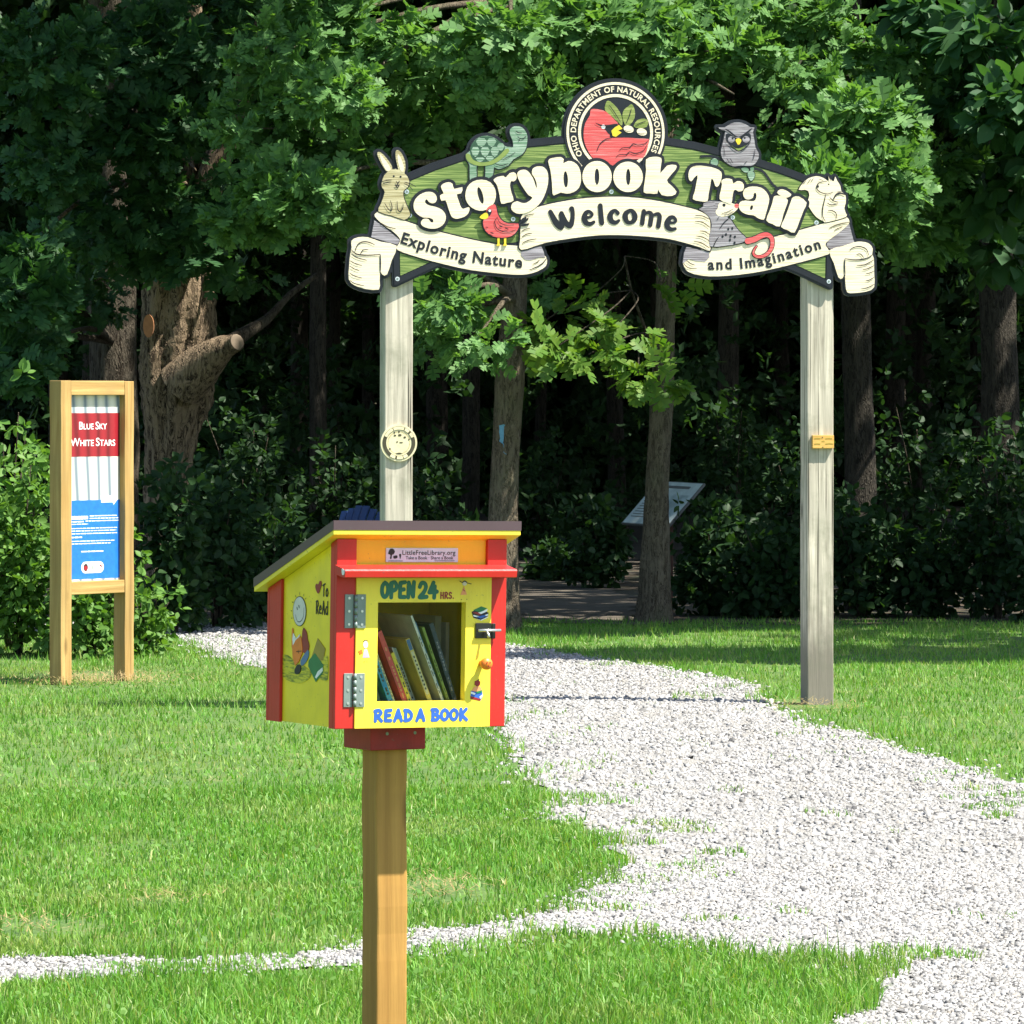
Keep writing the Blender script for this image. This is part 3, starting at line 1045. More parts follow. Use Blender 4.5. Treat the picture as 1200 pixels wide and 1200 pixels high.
def clump_template():
    """a twig end for far foliage: several small leaf blades"""
    r = np.random.default_rng(5)
    V, Fc = [], []
    for k in range(4):
        a = r.uniform(0, 2 * PI)
        c = r.uniform(-0.35, 0.35, 3)
        d = np.array([math.cos(a), math.sin(a), r.uniform(-0.4, 0.4)])
        e = np.cross(d, r.normal(0, 1, 3))
        e /= np.linalg.norm(e)
        k0 = len(V)
        V += [c - d * 0.3, c + e * 0.16, c + d * 0.34, c - e * 0.16]
        Fc.append((k0, k0 + 1, k0 + 2, k0 + 3))
    return np.array(V), Fc
T_OAK, T_OVATE, T_SLIM, T_CLUMP = oak_template(), ovate_template(0.34), ovate_template(0.22), clump_template()
def unit(a):
    return a / (np.linalg.norm(a, axis=-1, keepdims=True) + 1e-9)
def leaves(P, D, N, S, tmpl):
    """instanced leaf mesh data: positions, tip directions, face normals, sizes"""
    T, Fc = tmpl
    D = unit(D)
    X = unit(np.cross(D, N))
    N = np.cross(X, D)
    V = (P[:, None] + S[:, None, None] * (T[None, :, 0:1] * X[:, None] + T[None, :, 1:2] * D[:, None] + T[None, :, 2:3] * N[:, None])).reshape(-1, 3)
    flat = np.concatenate([np.array(f) for f in Fc])
    idx = (np.arange(len(P))[:, None] * len(T) + flat[None]).ravel()
    cnt = np.tile([len(f) for f in Fc], len(P))
    return V, cnt, idx
BEAMS = []      # gaps in the canopy: (point, radius) whose line to the sun stays open
def open_beam(P):
    k = np.ones(len(P), bool)
    sd = np.array(SDIR)
    for q, r in BEAMS:
        v = P - np.array(q)
        t = v @ sd
        d = np.linalg.norm(v - t[:, None] * sd[None], axis=1)
        k &= ~((d < r * rng.uniform(0.85, 1.15, len(P))) & (t > 0.35))
    return k
def cluster(c, rad, n, size, per=6, droop=0.25, up=0.75, shell=0.55):
    """leaf placements for one bough: twig tips spread through an ellipsoid, leaves fanned about each tip"""
    nt_ = max(1, n // per)
    d = unit(rng.normal(0, 1, (nt_, 3)))
    r = rng.uniform(0, 1, nt_) ** (1 / 3.0)
    r = np.maximum(r, shell * rng.random(nt_))
    tips = np.array(c) + d * r[:, None] * np.array(rad)
    out = d * np.array([1, 1, 0.5])
    P = np.repeat(tips, per, 0)
    O = np.repeat(out, per, 0)
    m = len(P)
    D = unit(O * 0.8 + rng.normal(0, 0.75, (m, 3)) + np.array([0, 0, -droop]))
    P = P + D * rng.uniform(0.0, 0.6, (m, 1)) * size
    N = unit(rng.normal(0, 0.5, (m, 3)) + np.array([0, -0.25, up]) + O * 0.3)
    S = size * rng.uniform(0.65, 1.25, m)
    return P, D, N, S
def crown(parts, tmpl, mat, name, parent, root):
    P = np.concatenate([p[0] for p in parts])
    D = np.concatenate([p[1] for p in parts])
    N = np.concatenate([p[2] for p in parts])
    S = np.concatenate([p[3] for p in parts])
    k = open_beam(P)
    V, cnt, idx = leaves(P[k] - np.array(root), D[k], N[k], S[k], tmpl)
    return np_mesh(name, V, cnt, idx, mat, parent)
def trunk_mesh(name, path, radii, mat, parent, n=20, sub=5, rough=0.08, seed=0):
    """path in root-local metres; resampled, with uneven bark ridges"""
    P = smooth(path, False, sub)
    R = [p[0] for p in smooth([(r, 0) for r in radii], False, sub)]
    r_ = random.Random(seed)
    ph = [r_.uniform(0, 6.28) for _ in range(8)]
    def noise(i, k):
        t = 2 * PI * k / n
        z = P[i][2]
        return 1 + rough * (0.5 * math.sin(3 * t + ph[0] + 0.6 * z) + 0.45 * math.sin(5 * t + ph[1] - 0.9 * z) + 0.5 * math.sin(9 * t + ph[2] + 1.7 * math.sin(z * 2 + ph[3])) + 0.35 * math.sin(z * 5.3 + ph[4] + 2 * t) + 0.3 * math.sin(13 * t + ph[5] + 3 * math.sin(z * 3.1 + ph[6])) + r_.uniform(-0.35, 0.35))
    mb = MB()
    mb.tube(P, R, mat, n, True, noise)
    return mb.build(name, parent, True)
def px_path(pts, Y, root):
    P, R = [], []
    for q in pts:
        y2 = Y + (q[3] if len(q) > 3 else 0)
        P.append(tuple(pp(q[0], q[1], y2) - Vector(root)))
        R.append(q[2] * y2 / F)
    return P, R
def px_cluster(px, py, Y, rx, ry, n, size, rd=None, **kw):
    c = pp(px, py, Y)
    a, b = rx * Y / F, ry * Y / F
    return cluster(tuple(c), (a, rd or max(0.35, (a + b) / 2), b), n, size, **kw)
def bough(mb, a, b, r0, r1, mat, sag=0.1):
    a, b = Vector(a), Vector(b)
    m_ = a.lerp(b, 0.5) + Vector((random.uniform(-.1, .1), random.uniform(-.1, .1), sag))
    mb.tube(smooth([a, m_, b], False, 4), np.linspace(r0, r1, 9).tolist(), mat, 6)

# open gaps in the leaf canopy, where sun reaches the oak's trunk and the sapling
BEAMS += [(pp(205, 350, 38.0), 0.55), (pp(200, 440, 38.0), 0.4), (pp(262, 405, 37.8), 0.25), (pp(700, 425, 35.6), 0.6),
          (pp(262, 455, 45), 0.5), (pp(300, 400, 45), 0.35), (pp(380, 560, 46), 0.35), (pp(345, 590, 37.5), 0.3), (pp(860, 440, 50), 0.5), (pp(960, 470, 45), 0.5), (pp(1050, 450, 46), 0.45), (pp(1150, 520, 38), 0.4), (pp(620, 650, 46), 0.4)]

def tree(name, label, Y, path, mat, boughs, leaf, tmpl, size, over, group='trees at the edge of the wood', extra=None, rough=0.08, seed=1, n=20):
    """path: photo points (px, py, half width px); boughs: (px, py, dY, rx, ry, count); over: crown above the frame (x, y, z, rx, ry, rz, count, leaf size)"""
    base = pp(path[0][0], path[0][1], Y)
    root = (base.x, base.y, 0.0)
    e = empty(name, root)
    tag(e, label, 'tree', group)
    P, R = px_path(path, Y, root)
    P[0] = (P[0][0], P[0][1], -0.05)
    tr = trunk_mesh('trunk', P, R, mat, e, n, 8, rough, seed)
    parts = []
    mb = MB()
    for q in boughs:
        px, py, dY, rx, ry, cnt = q[:6]
        k_ = random.uniform(0.60, 0.86)
        parts.append(px_cluster(px + random.uniform(-10, 10), py + random.uniform(-8, 8), Y + dY, rx * k_, ry * k_ * 0.92, int(cnt * k_ * 1.3), size * random.uniform(0.82, 1.15)))
        c = pp(px, py, Y + dY) - Vector(root)
        zt = min(max(c.z + 0.3, P[1][2]), P[-1][2] - 0.1)
        k = min(range(len(P)), key=lambda i: abs(P[i][2] - zt))
        mb = MB()
        bough(mb, P[k], c, min(0.035, R[k] * 0.6), 0.005, mat, 0.05 if R[k] < 0.03 else 0.1)
        mb.build('branch', e, True)
    for x, y, z, rx, ry, rz, cnt, sz in over:
        parts.append(cluster((x, y, z), (rx, ry, rz), cnt, sz, per=5))
        mb = MB()
        bough(mb, P[-1], Vector((x, y, z)) - Vector(root), 0.09, 0.03, mat, 0.3)
        mb.build('branch', e, True)
    crown(parts, tmpl, leaf, 'crown', e, root)
    if extra:
        extra(e, root, P)
    return e

def blaze_mark(e, root):
    mb = MB()
    c = pp(591, 514, 36.3 - 0.097) - Vector(root)
    L = wobble([(-0.036, 0.09), (0.0, 0.10), (0.034, 0.08), (0.03, 0.0), (0.036, -0.085), (0.012, -0.11), (-0.004, -0.10), (-0.006, -0.04), (-0.034, -0.02)], 0.004, 0.02)
    mb.plate([L], lambda u, v, h: (c.x + u, c.y - h + 6.0 * u * u, c.z + v), -0.02, 0.006, M['blaze'])
    mb.build('trail_blaze', e)

def oak_extra(e, root, P):
    mb = MB()
    Pl, Rl = px_path([(212, 452, 30), (236, 428, 25, -0.1), (258, 410, 17, -0.2), (271, 404, 12, -0.25), (278, 401, 10.5, -0.3)], 38.3, root)
    Pl, Rl = smooth(Pl, False, 3), [x[0] for x in smooth([(r, 0) for r in Rl], False, 3)]
    mb.tube(Pl, Rl, M['oak_bark'], 12, False)
    o = mb.build('stub_limb', e, True)
    mb = MB()
    d = Vector(Pl[-1]) - Vector(Pl[-3])
    mb.tube([Vector(Pl[-1]) - d * 0.05, Vector(Pl[-1]) + d * 0.03], [Rl[-1] * 0.98, Rl[-1] * 0.8], M['old_cut'], 12)
    mb.build('sawn_end', e, True)
    mb = MB()
    Pl, Rl = px_path([(240, 425, 14), (280, 395, 9, 0.3), (312, 375, 6, 0.5), (340, 345, 4, 0.7), (372, 322, 3, 0.9)], 38.6, root)
    mb.tube(smooth(Pl, False, 3), [x[0] for x in smooth([(r, 0) for r in Rl], False, 3)], M['dark_bark'], 8)
    Pl, Rl = px_path([(212, 310, 22), (240, 230, 18), (272, 140, 15), (300, 60, 13), (335, -40, 12), (380, -160, 9)], 38.2, root)
    mb.tube(smooth(Pl, False, 4), [x[0] for x in smooth([(r, 0) for r in Rl], False, 4)], M['oak_bark'], 10)
    mb.build('limb', e, True)
    c = pp(174, 382, 37.78) - Vector(root)
    mb = MB()
    L = ell(0, 0, 0.045, 0.085, 0, 18)
    mb.plate([L], lambda u, v, h: (c.x + u * 0.9, c.y - h + u * -0.35, c.z + v), -0.05, 0.012, M['cut_wood'])
    mb.build('pruning_scar', e)

tree('oak_tree', 'thick old oak with sunlit rough bark and a sawn limb stub', 38.5,
     [(195, 722, 38), (194, 690, 31), (195, 600, 26), (197, 520, 28), (203, 465, 38), (206, 420, 42), (207, 380, 40), (206, 320, 39), (205, 200, 37), (202, 60, 36), (198, -120, 34), (190, -420, 28), (180, -800, 20)],
     M['oak_bark'],
     [(60, 70, -2.5, 90, 80, 520), (170, 40, -1.5, 100, 60, 480), (150, 150, -2, 90, 60, 480), (60, 200, -2.4, 80, 60, 400), (250, 20, -1, 90, 60, 380),
      (120, 250, -1.6, 80, 50, 360), (230, 200, -0.9, 70, 60, 300), (190, 285, -0.9, 90, 38, 380), (30, 290, -2.8, 60, 40, 220), (280, 320, -0.4, 60, 40, 220), (110, 330, 0.6, 60, 60, 260), (205, 240, -1.6, 70, 46, 300), (190, 170, -1.6, 70, 50, 300), (215, 110, -1.5, 70, 50, 300), (180, 60, -1.8, 70, 50, 280), (225, 290, -1.4, 60, 30, 200)],
     M['oak_leaf'], T_OAK, 0.15,
     [(-1.4, 34.8, 6.3, 1.3, 1.4, 0.9, 520, 0.26), (-2.9, 35.2, 6.0, 1.5, 1.4, 0.9, 520, 0.26), (-3.0, 38, 6.8, 2.6, 2.2, 1.5, 700, 0.3), (-1.0, 38.5, 8.2, 2.5, 2.2, 1.8, 700, 0.3), (-5.5, 38, 7.5, 2.6, 2.4, 2.0, 700, 0.3)], extra=oak_extra, rough=0.15, seed=3, n=40)
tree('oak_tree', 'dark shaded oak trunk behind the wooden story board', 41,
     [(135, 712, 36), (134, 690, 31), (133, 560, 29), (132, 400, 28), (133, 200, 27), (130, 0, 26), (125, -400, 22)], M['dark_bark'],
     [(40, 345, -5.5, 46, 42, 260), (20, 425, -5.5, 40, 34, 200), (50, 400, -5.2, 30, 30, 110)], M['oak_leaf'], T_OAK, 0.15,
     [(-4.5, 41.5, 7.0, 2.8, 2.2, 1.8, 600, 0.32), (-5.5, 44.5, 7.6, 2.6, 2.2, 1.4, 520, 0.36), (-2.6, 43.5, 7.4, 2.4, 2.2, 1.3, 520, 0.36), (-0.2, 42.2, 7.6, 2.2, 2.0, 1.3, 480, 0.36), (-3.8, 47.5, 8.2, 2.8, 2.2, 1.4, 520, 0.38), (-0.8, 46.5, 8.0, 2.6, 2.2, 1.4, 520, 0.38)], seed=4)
tree('oak_tree', 'leaning oak trunk painted with a small blue trail blaze', 36.3,
     [(590, 739, 27), (591, 722, 20), (590, 600, 17), (596, 480, 16.5), (603, 350, 15), (608, 200, 14), (615, 0, 13), (622, -300, 11), (630, -700, 8)], M['grey_bark'],
     [(330, 60, -1.0, 80, 60, 380), (400, 110, -1.4, 80, 60, 420), (300, 150, -1, 60, 50, 280), (350, 215, -1.3, 90, 46, 460), (290, 250, -0.9, 60, 40, 260), (410, 190, -0.6, 70, 60, 320), (390, 20, -0.6, 90, 50, 360), (420, 270, 0.4, 50, 46, 180),
      (480, 60, -0.8, 70, 60, 300), (500, 130, -0.4, 70, 60, 280), (560, 70, -1.2, 60, 46, 260), (600, 30, -1.2, 80, 40, 300), (640, 110, -0.6, 60, 60, 260),
      (520, 350, -0.9, 50, 44, 110), (560, 395, -1.0, 55, 44, 110), (545, 330, 0.3, 60, 40, 180), (610, 345, 0.4, 50, 40, 150), (500, 400, 0.2, 40, 35, 100)],
     M['sun_leaf'], T_OAK, 0.148,
     [(0.2, 37.5, 7.2, 2.2, 2.0, 1.6, 600, 0.3), (-1.5, 36.6, 7.0, 1.8, 1.5, 1.3, 420, 0.3)], seed=5,
     extra=lambda e, root, P: blaze_mark(e, root))
tree('oak_tree', 'slender grey trunk in front of the tilted trail panel', 37.4,
     [(768, 731, 28), (768, 712, 20), (769, 640, 16.5), (771, 560, 14), (778, 420, 12.5), (781, 300, 11.5), (785, 100, 10.5), (790, -200, 9), (795, -600, 7)], M['grey_bark'],
     [(690, 30, -1.4, 70, 50, 300), (760, 40, -1.2, 80, 55, 340), (740, 110, -0.8, 60, 60, 220), (830, 60, -1.6, 70, 50, 340), (800, 130, -1.6, 60, 40, 240), (860, 110, -2.0, 60, 36, 260),
      (640, 20, -1.6, 60, 40, 260), (820, 20, -0.6, 90, 40, 300), (620, 90, -1.5, 60, 40, 240)],
     M['sun_leaf'], T_OAK, 0.15,
     [(1.6, 38.5, 7.6, 1.9, 1.8, 1.4, 480, 0.3)], seed=6)
tree('oak_tree', 'dark oak at right with broad sunlit leafy boughs', 39.5,
     [(1010, 716, 26), (1010, 690, 21), (1008, 560, 18), (1004, 400, 17), (1000, 250, 16), (995, 60, 15), (990, -200, 13), (985, -600, 10)], M['shade_dark_bark'],
     [(930, 90, -3.6, 70, 40, 300), (900, 150, -3.8, 60, 40, 260), (960, 160, -4.2, 70, 46, 340), (1010, 130, -4.2, 60, 40, 280), (1040, 200, -4.4, 60, 46, 300), (980, 215, -4.6, 70, 36, 300),
      (1050, 150, -3.6, 50, 40, 200), (1010, 60, -2.6, 90, 50, 380), (930, 30, -2.4, 90, 46, 380), (1060, 90, -3.0, 50, 50, 220), (920, 220, -3.8, 50, 36, 180), (1030, 255, -4.0, 50, 26, 160), (880, 200, -2.6, 60, 50, 200),
      (1100, 190, -3.0, 50, 60, 220), (1080, 260, -2.6, 60, 40, 220)],
     M['sun_leaf'], T_OAK, 0.155,
     [(3.6, 40.5, 7.8, 2.2, 1.8, 1.6, 500, 0.3), (2.2, 43.5, 7.6, 2.4, 2.2, 1.3, 520, 0.36), (4.8, 44.0, 7.8, 2.4, 2.2, 1.4, 520, 0.36), (7.4, 43.0, 8.0, 2.6, 2.2, 1.5, 520, 0.36), (2.4, 47.0, 8.2, 2.6, 2.2, 1.4, 520, 0.38), (5.6, 47.5, 8.4, 2.8, 2.4, 1.5, 520, 0.38), (8.8, 46.5, 8.4, 2.8, 2.4, 1.5, 520, 0.38), (10.0, 42.0, 8.2, 2.4, 2.4, 1.5, 480, 0.36)], seed=7)
tree('hickory_tree', 'dark trunk at the right edge hung with broad pointed leaves', 41,
     [(1178, 712, 28), (1176, 690, 24), (1172, 500, 22), (1168, 300, 21), (1165, 100, 20), (1160, -200, 18), (1155, -600, 14)], M['shade_dark_bark'],
     [(1150, 40, -5.0, 70, 46, 300), (1180, 120, -5.4, 60, 50, 280), (1140, 110, -4.6, 50, 40, 200), (1180, 220, -4.4, 50, 60, 240), (1090, 20, -4.6, 60, 36, 240), (1230, 170, -5, 50, 80, 240), (1160, 290, -3.4, 60, 40, 200)],
     M['oak_leaf'], T_OVATE, 0.16,
     [(4.6, 41.5, 7.4, 2.2, 1.8, 1.6, 460, 0.3), (6.5, 39.5, 6.6, 2.4, 2.2, 1.7, 600, 0.3)], seed=8)
tree('young_oak', 'small oak sapling with bright yellow green leaves below the sign', 36.0,
     [(772, 726, 4, 1.9), (772, 690, 3.4, 1.9), (773, 600, 3, 1.9), (776, 520, 2.8, 1.7), (772, 450, 2.4, 1.2), (757, 390, 2.0, 0.5), (740, 340, 1.5, 0.2), (732, 300, 1.2, 0.1)], M['dark_bark'],
     [(690, 415, -0.4, 70, 34, 60), (748, 437, -0.5, 42, 24, 44), (725, 380, -0.2, 48, 30, 36), (655, 405, -0.5, 40, 26, 30), (775, 330, 0, 34, 22, 24), (690, 350, 0.2, 55, 30, 34), (640, 375, 0.3, 45, 35, 36)],
     M['maple_leaf'], T_OAK, 0.155, [], seed=9, n=8, rough=0.03)

# trees at the right, out of the frame, whose crowns shade the far lawn
SHADE = [(6.7, 31.1, 8.5, 1.9, 0.9, 1.2), (9.4, 31.2, 8.5, 2.2, 1.0, 1.4), (9.4, 33.0, 8.5, 2.7, 1.7, 1.8), (11.5, 34.8, 8.5, 3.0, 2.2, 2.0), (8.8, 35.6, 9.5, 2.2, 1.6, 1.8), (13.5, 33.0, 9.0, 3.0, 2.4, 2.2), (5.2, 38.0, 10.2, 2.4, 1.4, 1.8)]
for k, (x, y, z, rx, ry, rz) in enumerate(SHADE):
    e = empty('lawn_tree', (x + 0.4, y + 1.6, 0))
    tag(e, 'tall tree beside the lawn beyond the right edge, shading the far grass', 'tree', 'trees beyond the right edge')
    trunk_mesh('trunk', [(0, 0, -0.05), (0.05, 0, 2), (-0.1, -0.2, 5), (-0.3, -0.9, 7.5), (-0.4, -1.5, z)], [0.24, 0.19, 0.16, 0.11, 0.05], M['dark_bark'], e, 12, 3, 0.06, k)
    crown([cluster((x, y, z), (rx, ry, rz), 1500, 0.27, per=5)], T_OVATE, M['oak_leaf'], 'crown', e, (x + 0.4, y + 1.6, 0))

# the wood behind: one tree built, the rest copied with their trunk and crown
proto = empty('forest_tree', (0, 0, 0))
FT = trunk_mesh('trunk', [(0, 0, -0.05), (0.02, 0, 0.5), (0.06, 0.03, 3), (-0.03, 0.05, 6), (0.05, 0, 9), (0, 0, 12)], [0.15, 0.11, 0.10, 0.09, 0.07, 0.04], M['shade_dark_bark'], proto, 12, 3, 0.07, 40)
def far_parts(seed):
    r = np.random.default_rng(seed)
    ps = []
    for k in range(7):
        a = r.uniform(0, 2 * PI)
        d = r.uniform(0.3, 2.1)
        ps.append(cluster((d * math.cos(a), d * math.sin(a), r.uniform(5.0, 11.5)), (1.9, 1.9, 1.3), 260, 0.55, per=4))
    for k in range(3):
        a = r.uniform(0, 2 * PI)
        ps.append(cluster((0.7 * math.cos(a), 0.7 * math.sin(a), r.uniform(2.4, 4.6)), (0.9, 0.9, 0.5), 60, 0.30, per=4))
    return ps
_b, BEAMS = BEAMS, []
crownA = crown(far_parts(1), T_CLUMP, M['shade_dark_leaf'], 'crown', proto, (0, 0, 0))
BEAMS = _b
spots = []
r_ = random.Random(12)
tries = 0
while len(spots) < 64 and tries < 6000:
    tries += 1
    y = r_.uniform(49, 84)
    x = r_.uniform(-0.13 * y - 4, 0.13 * y + 6)
    if abs(x - 0.6 - 0.02 * (y - 40)) < 0.9 and y < 56:
        continue
    if all((x - a) ** 2 + (y - b2) ** 2 > 2.4 ** 2 for a, b2 in spots):
        spots.append((x, y))
spots.sort(key=lambda s: s[1])
def edge_word(x, y):
    return 'left' if x < -2 else ('right' if x > 2 else 'middle')
for k, (x, y) in enumerate(spots):
    if k == 0:
        e, t, c_ = proto, FT, crownA
    else:
        e, t, c_ = proto.copy(), FT.copy(), crownA.copy()
        for o in (e, t, c_):
            C.objects.link(o)
        t.parent = c_.parent = e
    e.location = (x, y, 0)
    s = r_.uniform(0.6, 1.25)
    e.scale = (s, s, r_.uniform(0.95, 1.2))
    e.rotation_euler = (r_.uniform(-.03, .03), r_.uniform(-.04, .04), r_.uniform(0, 6.28))
    tag(e, 'dark trunk among the shaded trees deep in the wood', 'tree', 'shaded trees deep in the wood')

# the far side of the wood reads as one mass of foliage
parts = []
for k in range(230):
    parts.append(cluster((rng.uniform(-22, 22), rng.uniform(77, 88), rng.uniform(0.0, 14)), (2.4, 1.6, 1.8), 120, 0.85, per=4))
for k in range(170):
    parts.append(cluster((rng.uniform(-11, 11), rng.uniform(76, 88), rng.uniform(0.0, 6)), (1.8, 1.4, 1.2), 110, 0.7, per=4))
fw = crown(parts, T_CLUMP, M['shade_dark_leaf'], 'far_wood', None, (0, 0, 0))
tag(fw, 'mass of dark foliage closing the view deep in the wood', 'wood', kind='stuff')

# added bank behind the wood, screening the sky seen between the leaves
mb = MB()
vs, fs = [], []
for j in range(9):
    for i in range(31):
        vs.append((-150 + i * 10, 89 + j * 7 + random.uniform(-2, 2), -0.3 + 4.2 * j + random.uniform(-0.8, 0.8) * (j > 0)))
for j in range(8):
    for i in range(30):
        fs.append((j * 31 + i, j * 31 + i + 1, (j + 1) * 31 + i + 1, (j + 1) * 31 + i))
mb.add(vs, fs, M['litter'])
mb.build('sky_screen_bank', None, True)['kind'] = 'structure'

# shaded undergrowth and saplings filling the wood between the trunks
parts = []
for k in range(240):
    y = rng.uniform(47, 76)
    x = rng.uniform(-0.125 * y - 1.5, 0.125 * y + 1.5)
    if abs(x - 0.6 - 0.02 * (y - 40)) < 0.8 and y < 56:
        continue
    parts.append(cluster((x, y, rng.uniform(0.2, 6.0)), (1.2, 0.9, 0.8), 90, 0.22, per=4))
fw = crown(parts, T_CLUMP, M['shade_dark_leaf'], 'undergrowth', None, (0, 0, 0))
tag(fw, 'shaded undergrowth filling the wood between the trunks', 'undergrowth', kind='stuff')

# undergrowth and shrubs
def shrub(name, label, px, py_top, Y, rx, leaf, tmpl, size, n, group=None, cat='shrub', stems=9):
    """px: centre, py_top: top row, rx: half width in photo pixels"""
    base = pp(px, HZ + F * H / Y, Y)
    root = (base.x, base.y, 0)
    e = empty(name, root)
    tag(e, label, cat, group)
    top = H - (py_top - HZ) * Y / F
    a = rx * Y / F
    mb = MB()
    parts = []
    for k in range(stems):
        t = 2 * PI * k / stems + random.uniform(-.3, .3)
        q = random.uniform(0.15, 0.95)
        tip = Vector((a * q * math.cos(t), min(a, 0.6) * q * math.sin(t), top * random.uniform(0.45, 1.0)))
        mid = Vector((tip.x * 0.4, tip.y * 0.4, tip.z * 0.55))
        mb.tube(smooth([Vector((tip.x * 0.1, tip.y * 0.1, -0.02)), mid, tip], False, 3), np.linspace(0.012, 0.003, 7).tolist(), M['dark_bark'], 5)
        for f in (0.5, 0.75, 1.0):
            c = Vector(root) + mid.lerp(tip, (f - 0.5) * 2)
            parts.append(cluster(tuple(c), (0.45 * a + 0.05, 0.26, 0.17 * top + 0.05), n // (stems * 3) + 1, size, per=6, droop=0.1, up=0.6))
        c = Vector(root) + Vector((tip.x, tip.y, tip.z * 0.28))
        parts.append(cluster(tuple(c), (0.4 * a + 0.05, 0.28, 0.2 * top), n // (stems * 3) + 1, size, per=6, droop=0.1, up=0.6))
    mb.build('stems', e, True)
    crown(parts, tmpl, leaf, 'foliage', e, root)
    return e
G1 = 'sunlit shrubs behind the story board'
shrub('shrub', 'bright green shrub at the left edge behind the story board', 22, 530, 32.6, 56, M['shrub_leaf'], T_OVATE, 0.062, 2300, G1)
shrub('shrub', 'leafy shrub seen between the posts of the story board', 105, 625, 32.4, 56, M['shrub_leaf'], T_OVATE, 0.058, 1900, G1)
shrub('shrub', 'low shrub just right of the story board posts', 170, 690, 32.6, 30, M['shrub_leaf'], T_OVATE, 0.055, 620, G1)
shrub('shrub', 'tall leafy sprig reaching up at the left edge', 10, 480, 33.4, 32, M['shrub_leaf'], T_OVATE, 0.08, 500, G1)
shrub('shrub', 'large shrub hidden beyond the left edge', -70, 540, 33, 70, M['shrub_leaf'], T_OVATE, 0.075, 1800, G1)
G2 = 'dark undergrowth at the edge of the wood'
und = [(255, 560, 36.6, 60, 'dark bush below the oak beside the story board'), (320, 600, 37.5, 50, 'dark bush left of the book box roof'), (205, 560, 35.6, 40, 'shaded bush at the foot of the old oak'),
       (420, 620, 39, 60, 'dark bush behind the book box roof'), (500, 560, 42, 60, 'dark bush right of the weathered left post'), (700, 590, 44, 50, 'shaded bush along the forest trail'),
       (660, 640, 46, 40, 'low bush beside the forest trail'), (830, 600, 38.6, 50, 'dark bush right of the tilted panel'), (900, 620, 38.2, 60, 'dark bush left of the right post'),
       (1010, 590, 38.4, 60, 'dark bush right of the right post'), (1090, 600, 38.3, 60, 'dark bush between the right post and the edge'), (1170, 500, 38.0, 55, 'tall bush at the right edge of the wood'),
       (1240, 560, 37.5, 60, 'bush beyond the right edge'), (940, 500, 45, 60, 'tall dark bush behind the right post'), (1080, 470, 46, 70, 'tall dark bush deep at right'), (390, 520, 46, 70, 'tall dark bush deep behind the left post'),
       (290, 470, 45, 60, 'tall bush deep behind the sawn limb'), (640, 520, 52, 60, 'bush deep in the wood behind the blazed trunk'), (860, 480, 50, 60, 'bush deep in the wood behind the panel')]
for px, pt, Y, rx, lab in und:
    shrub('bush', lab, px, pt, Y, rx, M['shade_dark_leaf'], T_OVATE, 0.075, 1500, G2, 'bush', 8)

# ------------------------------------------------------------------ the archway with its carved sign
YAW = math.radians(12)
_R = gp(962, 826)
AR = Frame(_R[0] - 1.12 * math.cos(YAW), _R[1] - 1.12 * math.sin(YAW), YAW)
arch = empty('archway', (AR.x, AR.y, 0), YAW)
tag(arch, 'wooden archway over the gravel path with a carved green and cream sign', 'archway')
def mpa(u, v, h):                             # the carving is shallow: low relief above the board
    return (u, -(h if h < 0.026 else 0.026 + (h - 0.026) * 0.42), v)
def S(pts):                                   # photo pixels -> sign plane
    return [AR.front(px, py, 0.0) for px, py in pts]
PX = (AR.front(720, 200)[1] - AR.front(720, 300)[1]) / 100.0      # metres per photo pixel on the sign
def ZA(p): return S(zz(400, 170, 6.6667, p))
def ZB(p): return S(zz(475, 180, 8.0, p))
def ZC(p): return S(zz(535, 140, 9.2308, p))
def ZD(p): return S(zz(550, 225, 9.2308, p))
def ZE(p): return S(zz(595, 170, 5.7143, p))
def ZF(p): return S(zz(790, 180, 7.5, p))
def ZG(p): return S(zz(790, 225, 6.6667, p))
def ZH(p): return S(zz(900, 190, 7.5, p))
def ZI(p): return S(zz(820, 130, 12.0, p))
def ZR(p): return S(zz(640, 85, 7.5, p))

# two square timber posts
def timber(name, x0, x1, y0, y1, z0, z1, mat, parent, bevel=0.006):
    mb = MB()
    n = 14
    vs, fs = [], []
    for k in range(n + 1):
        z = z0 + (z1 - z0) * k / n
        jx, jy = (random.uniform(-.0015, .0015), random.uniform(-.0015, .0015)) if 0 < k < n else (0, 0)
        vs += [(x0 + jx, y0 + jy, z), (x1 + jx, y0 + jy, z), (x1 + jx, y1 + jy, z), (x0 + jx, y1 + jy, z)]
    for k in range(n):
        for a in range(4):
            b2 = (a + 1) % 4
            fs.append((k * 4 + a, k * 4 + b2, k * 4 + 4 + b2, k * 4 + 4 + a))
    fs += [(3, 2, 1, 0), tuple(n * 4 + a for a in range(4))]
    mb.add(vs, fs, mat)
    return mb.build(name, parent, False, bevel)
xl0, xl1 = AR.front(451, 500)[0], AR.front(484, 500)[0]
xr0, xr1 = AR.front(946, 500)[0], AR.front(977, 500)[0]
ztop = AR.front(720, 235)[1]
timber('post', xl0, xl1, 0.001, 0.145, -0.1, ztop, M['grey_wood'], arch)
timber('post', xr0, xr1, 0.001, 0.145, -0.1, ztop, M['grey_wood'], arch)

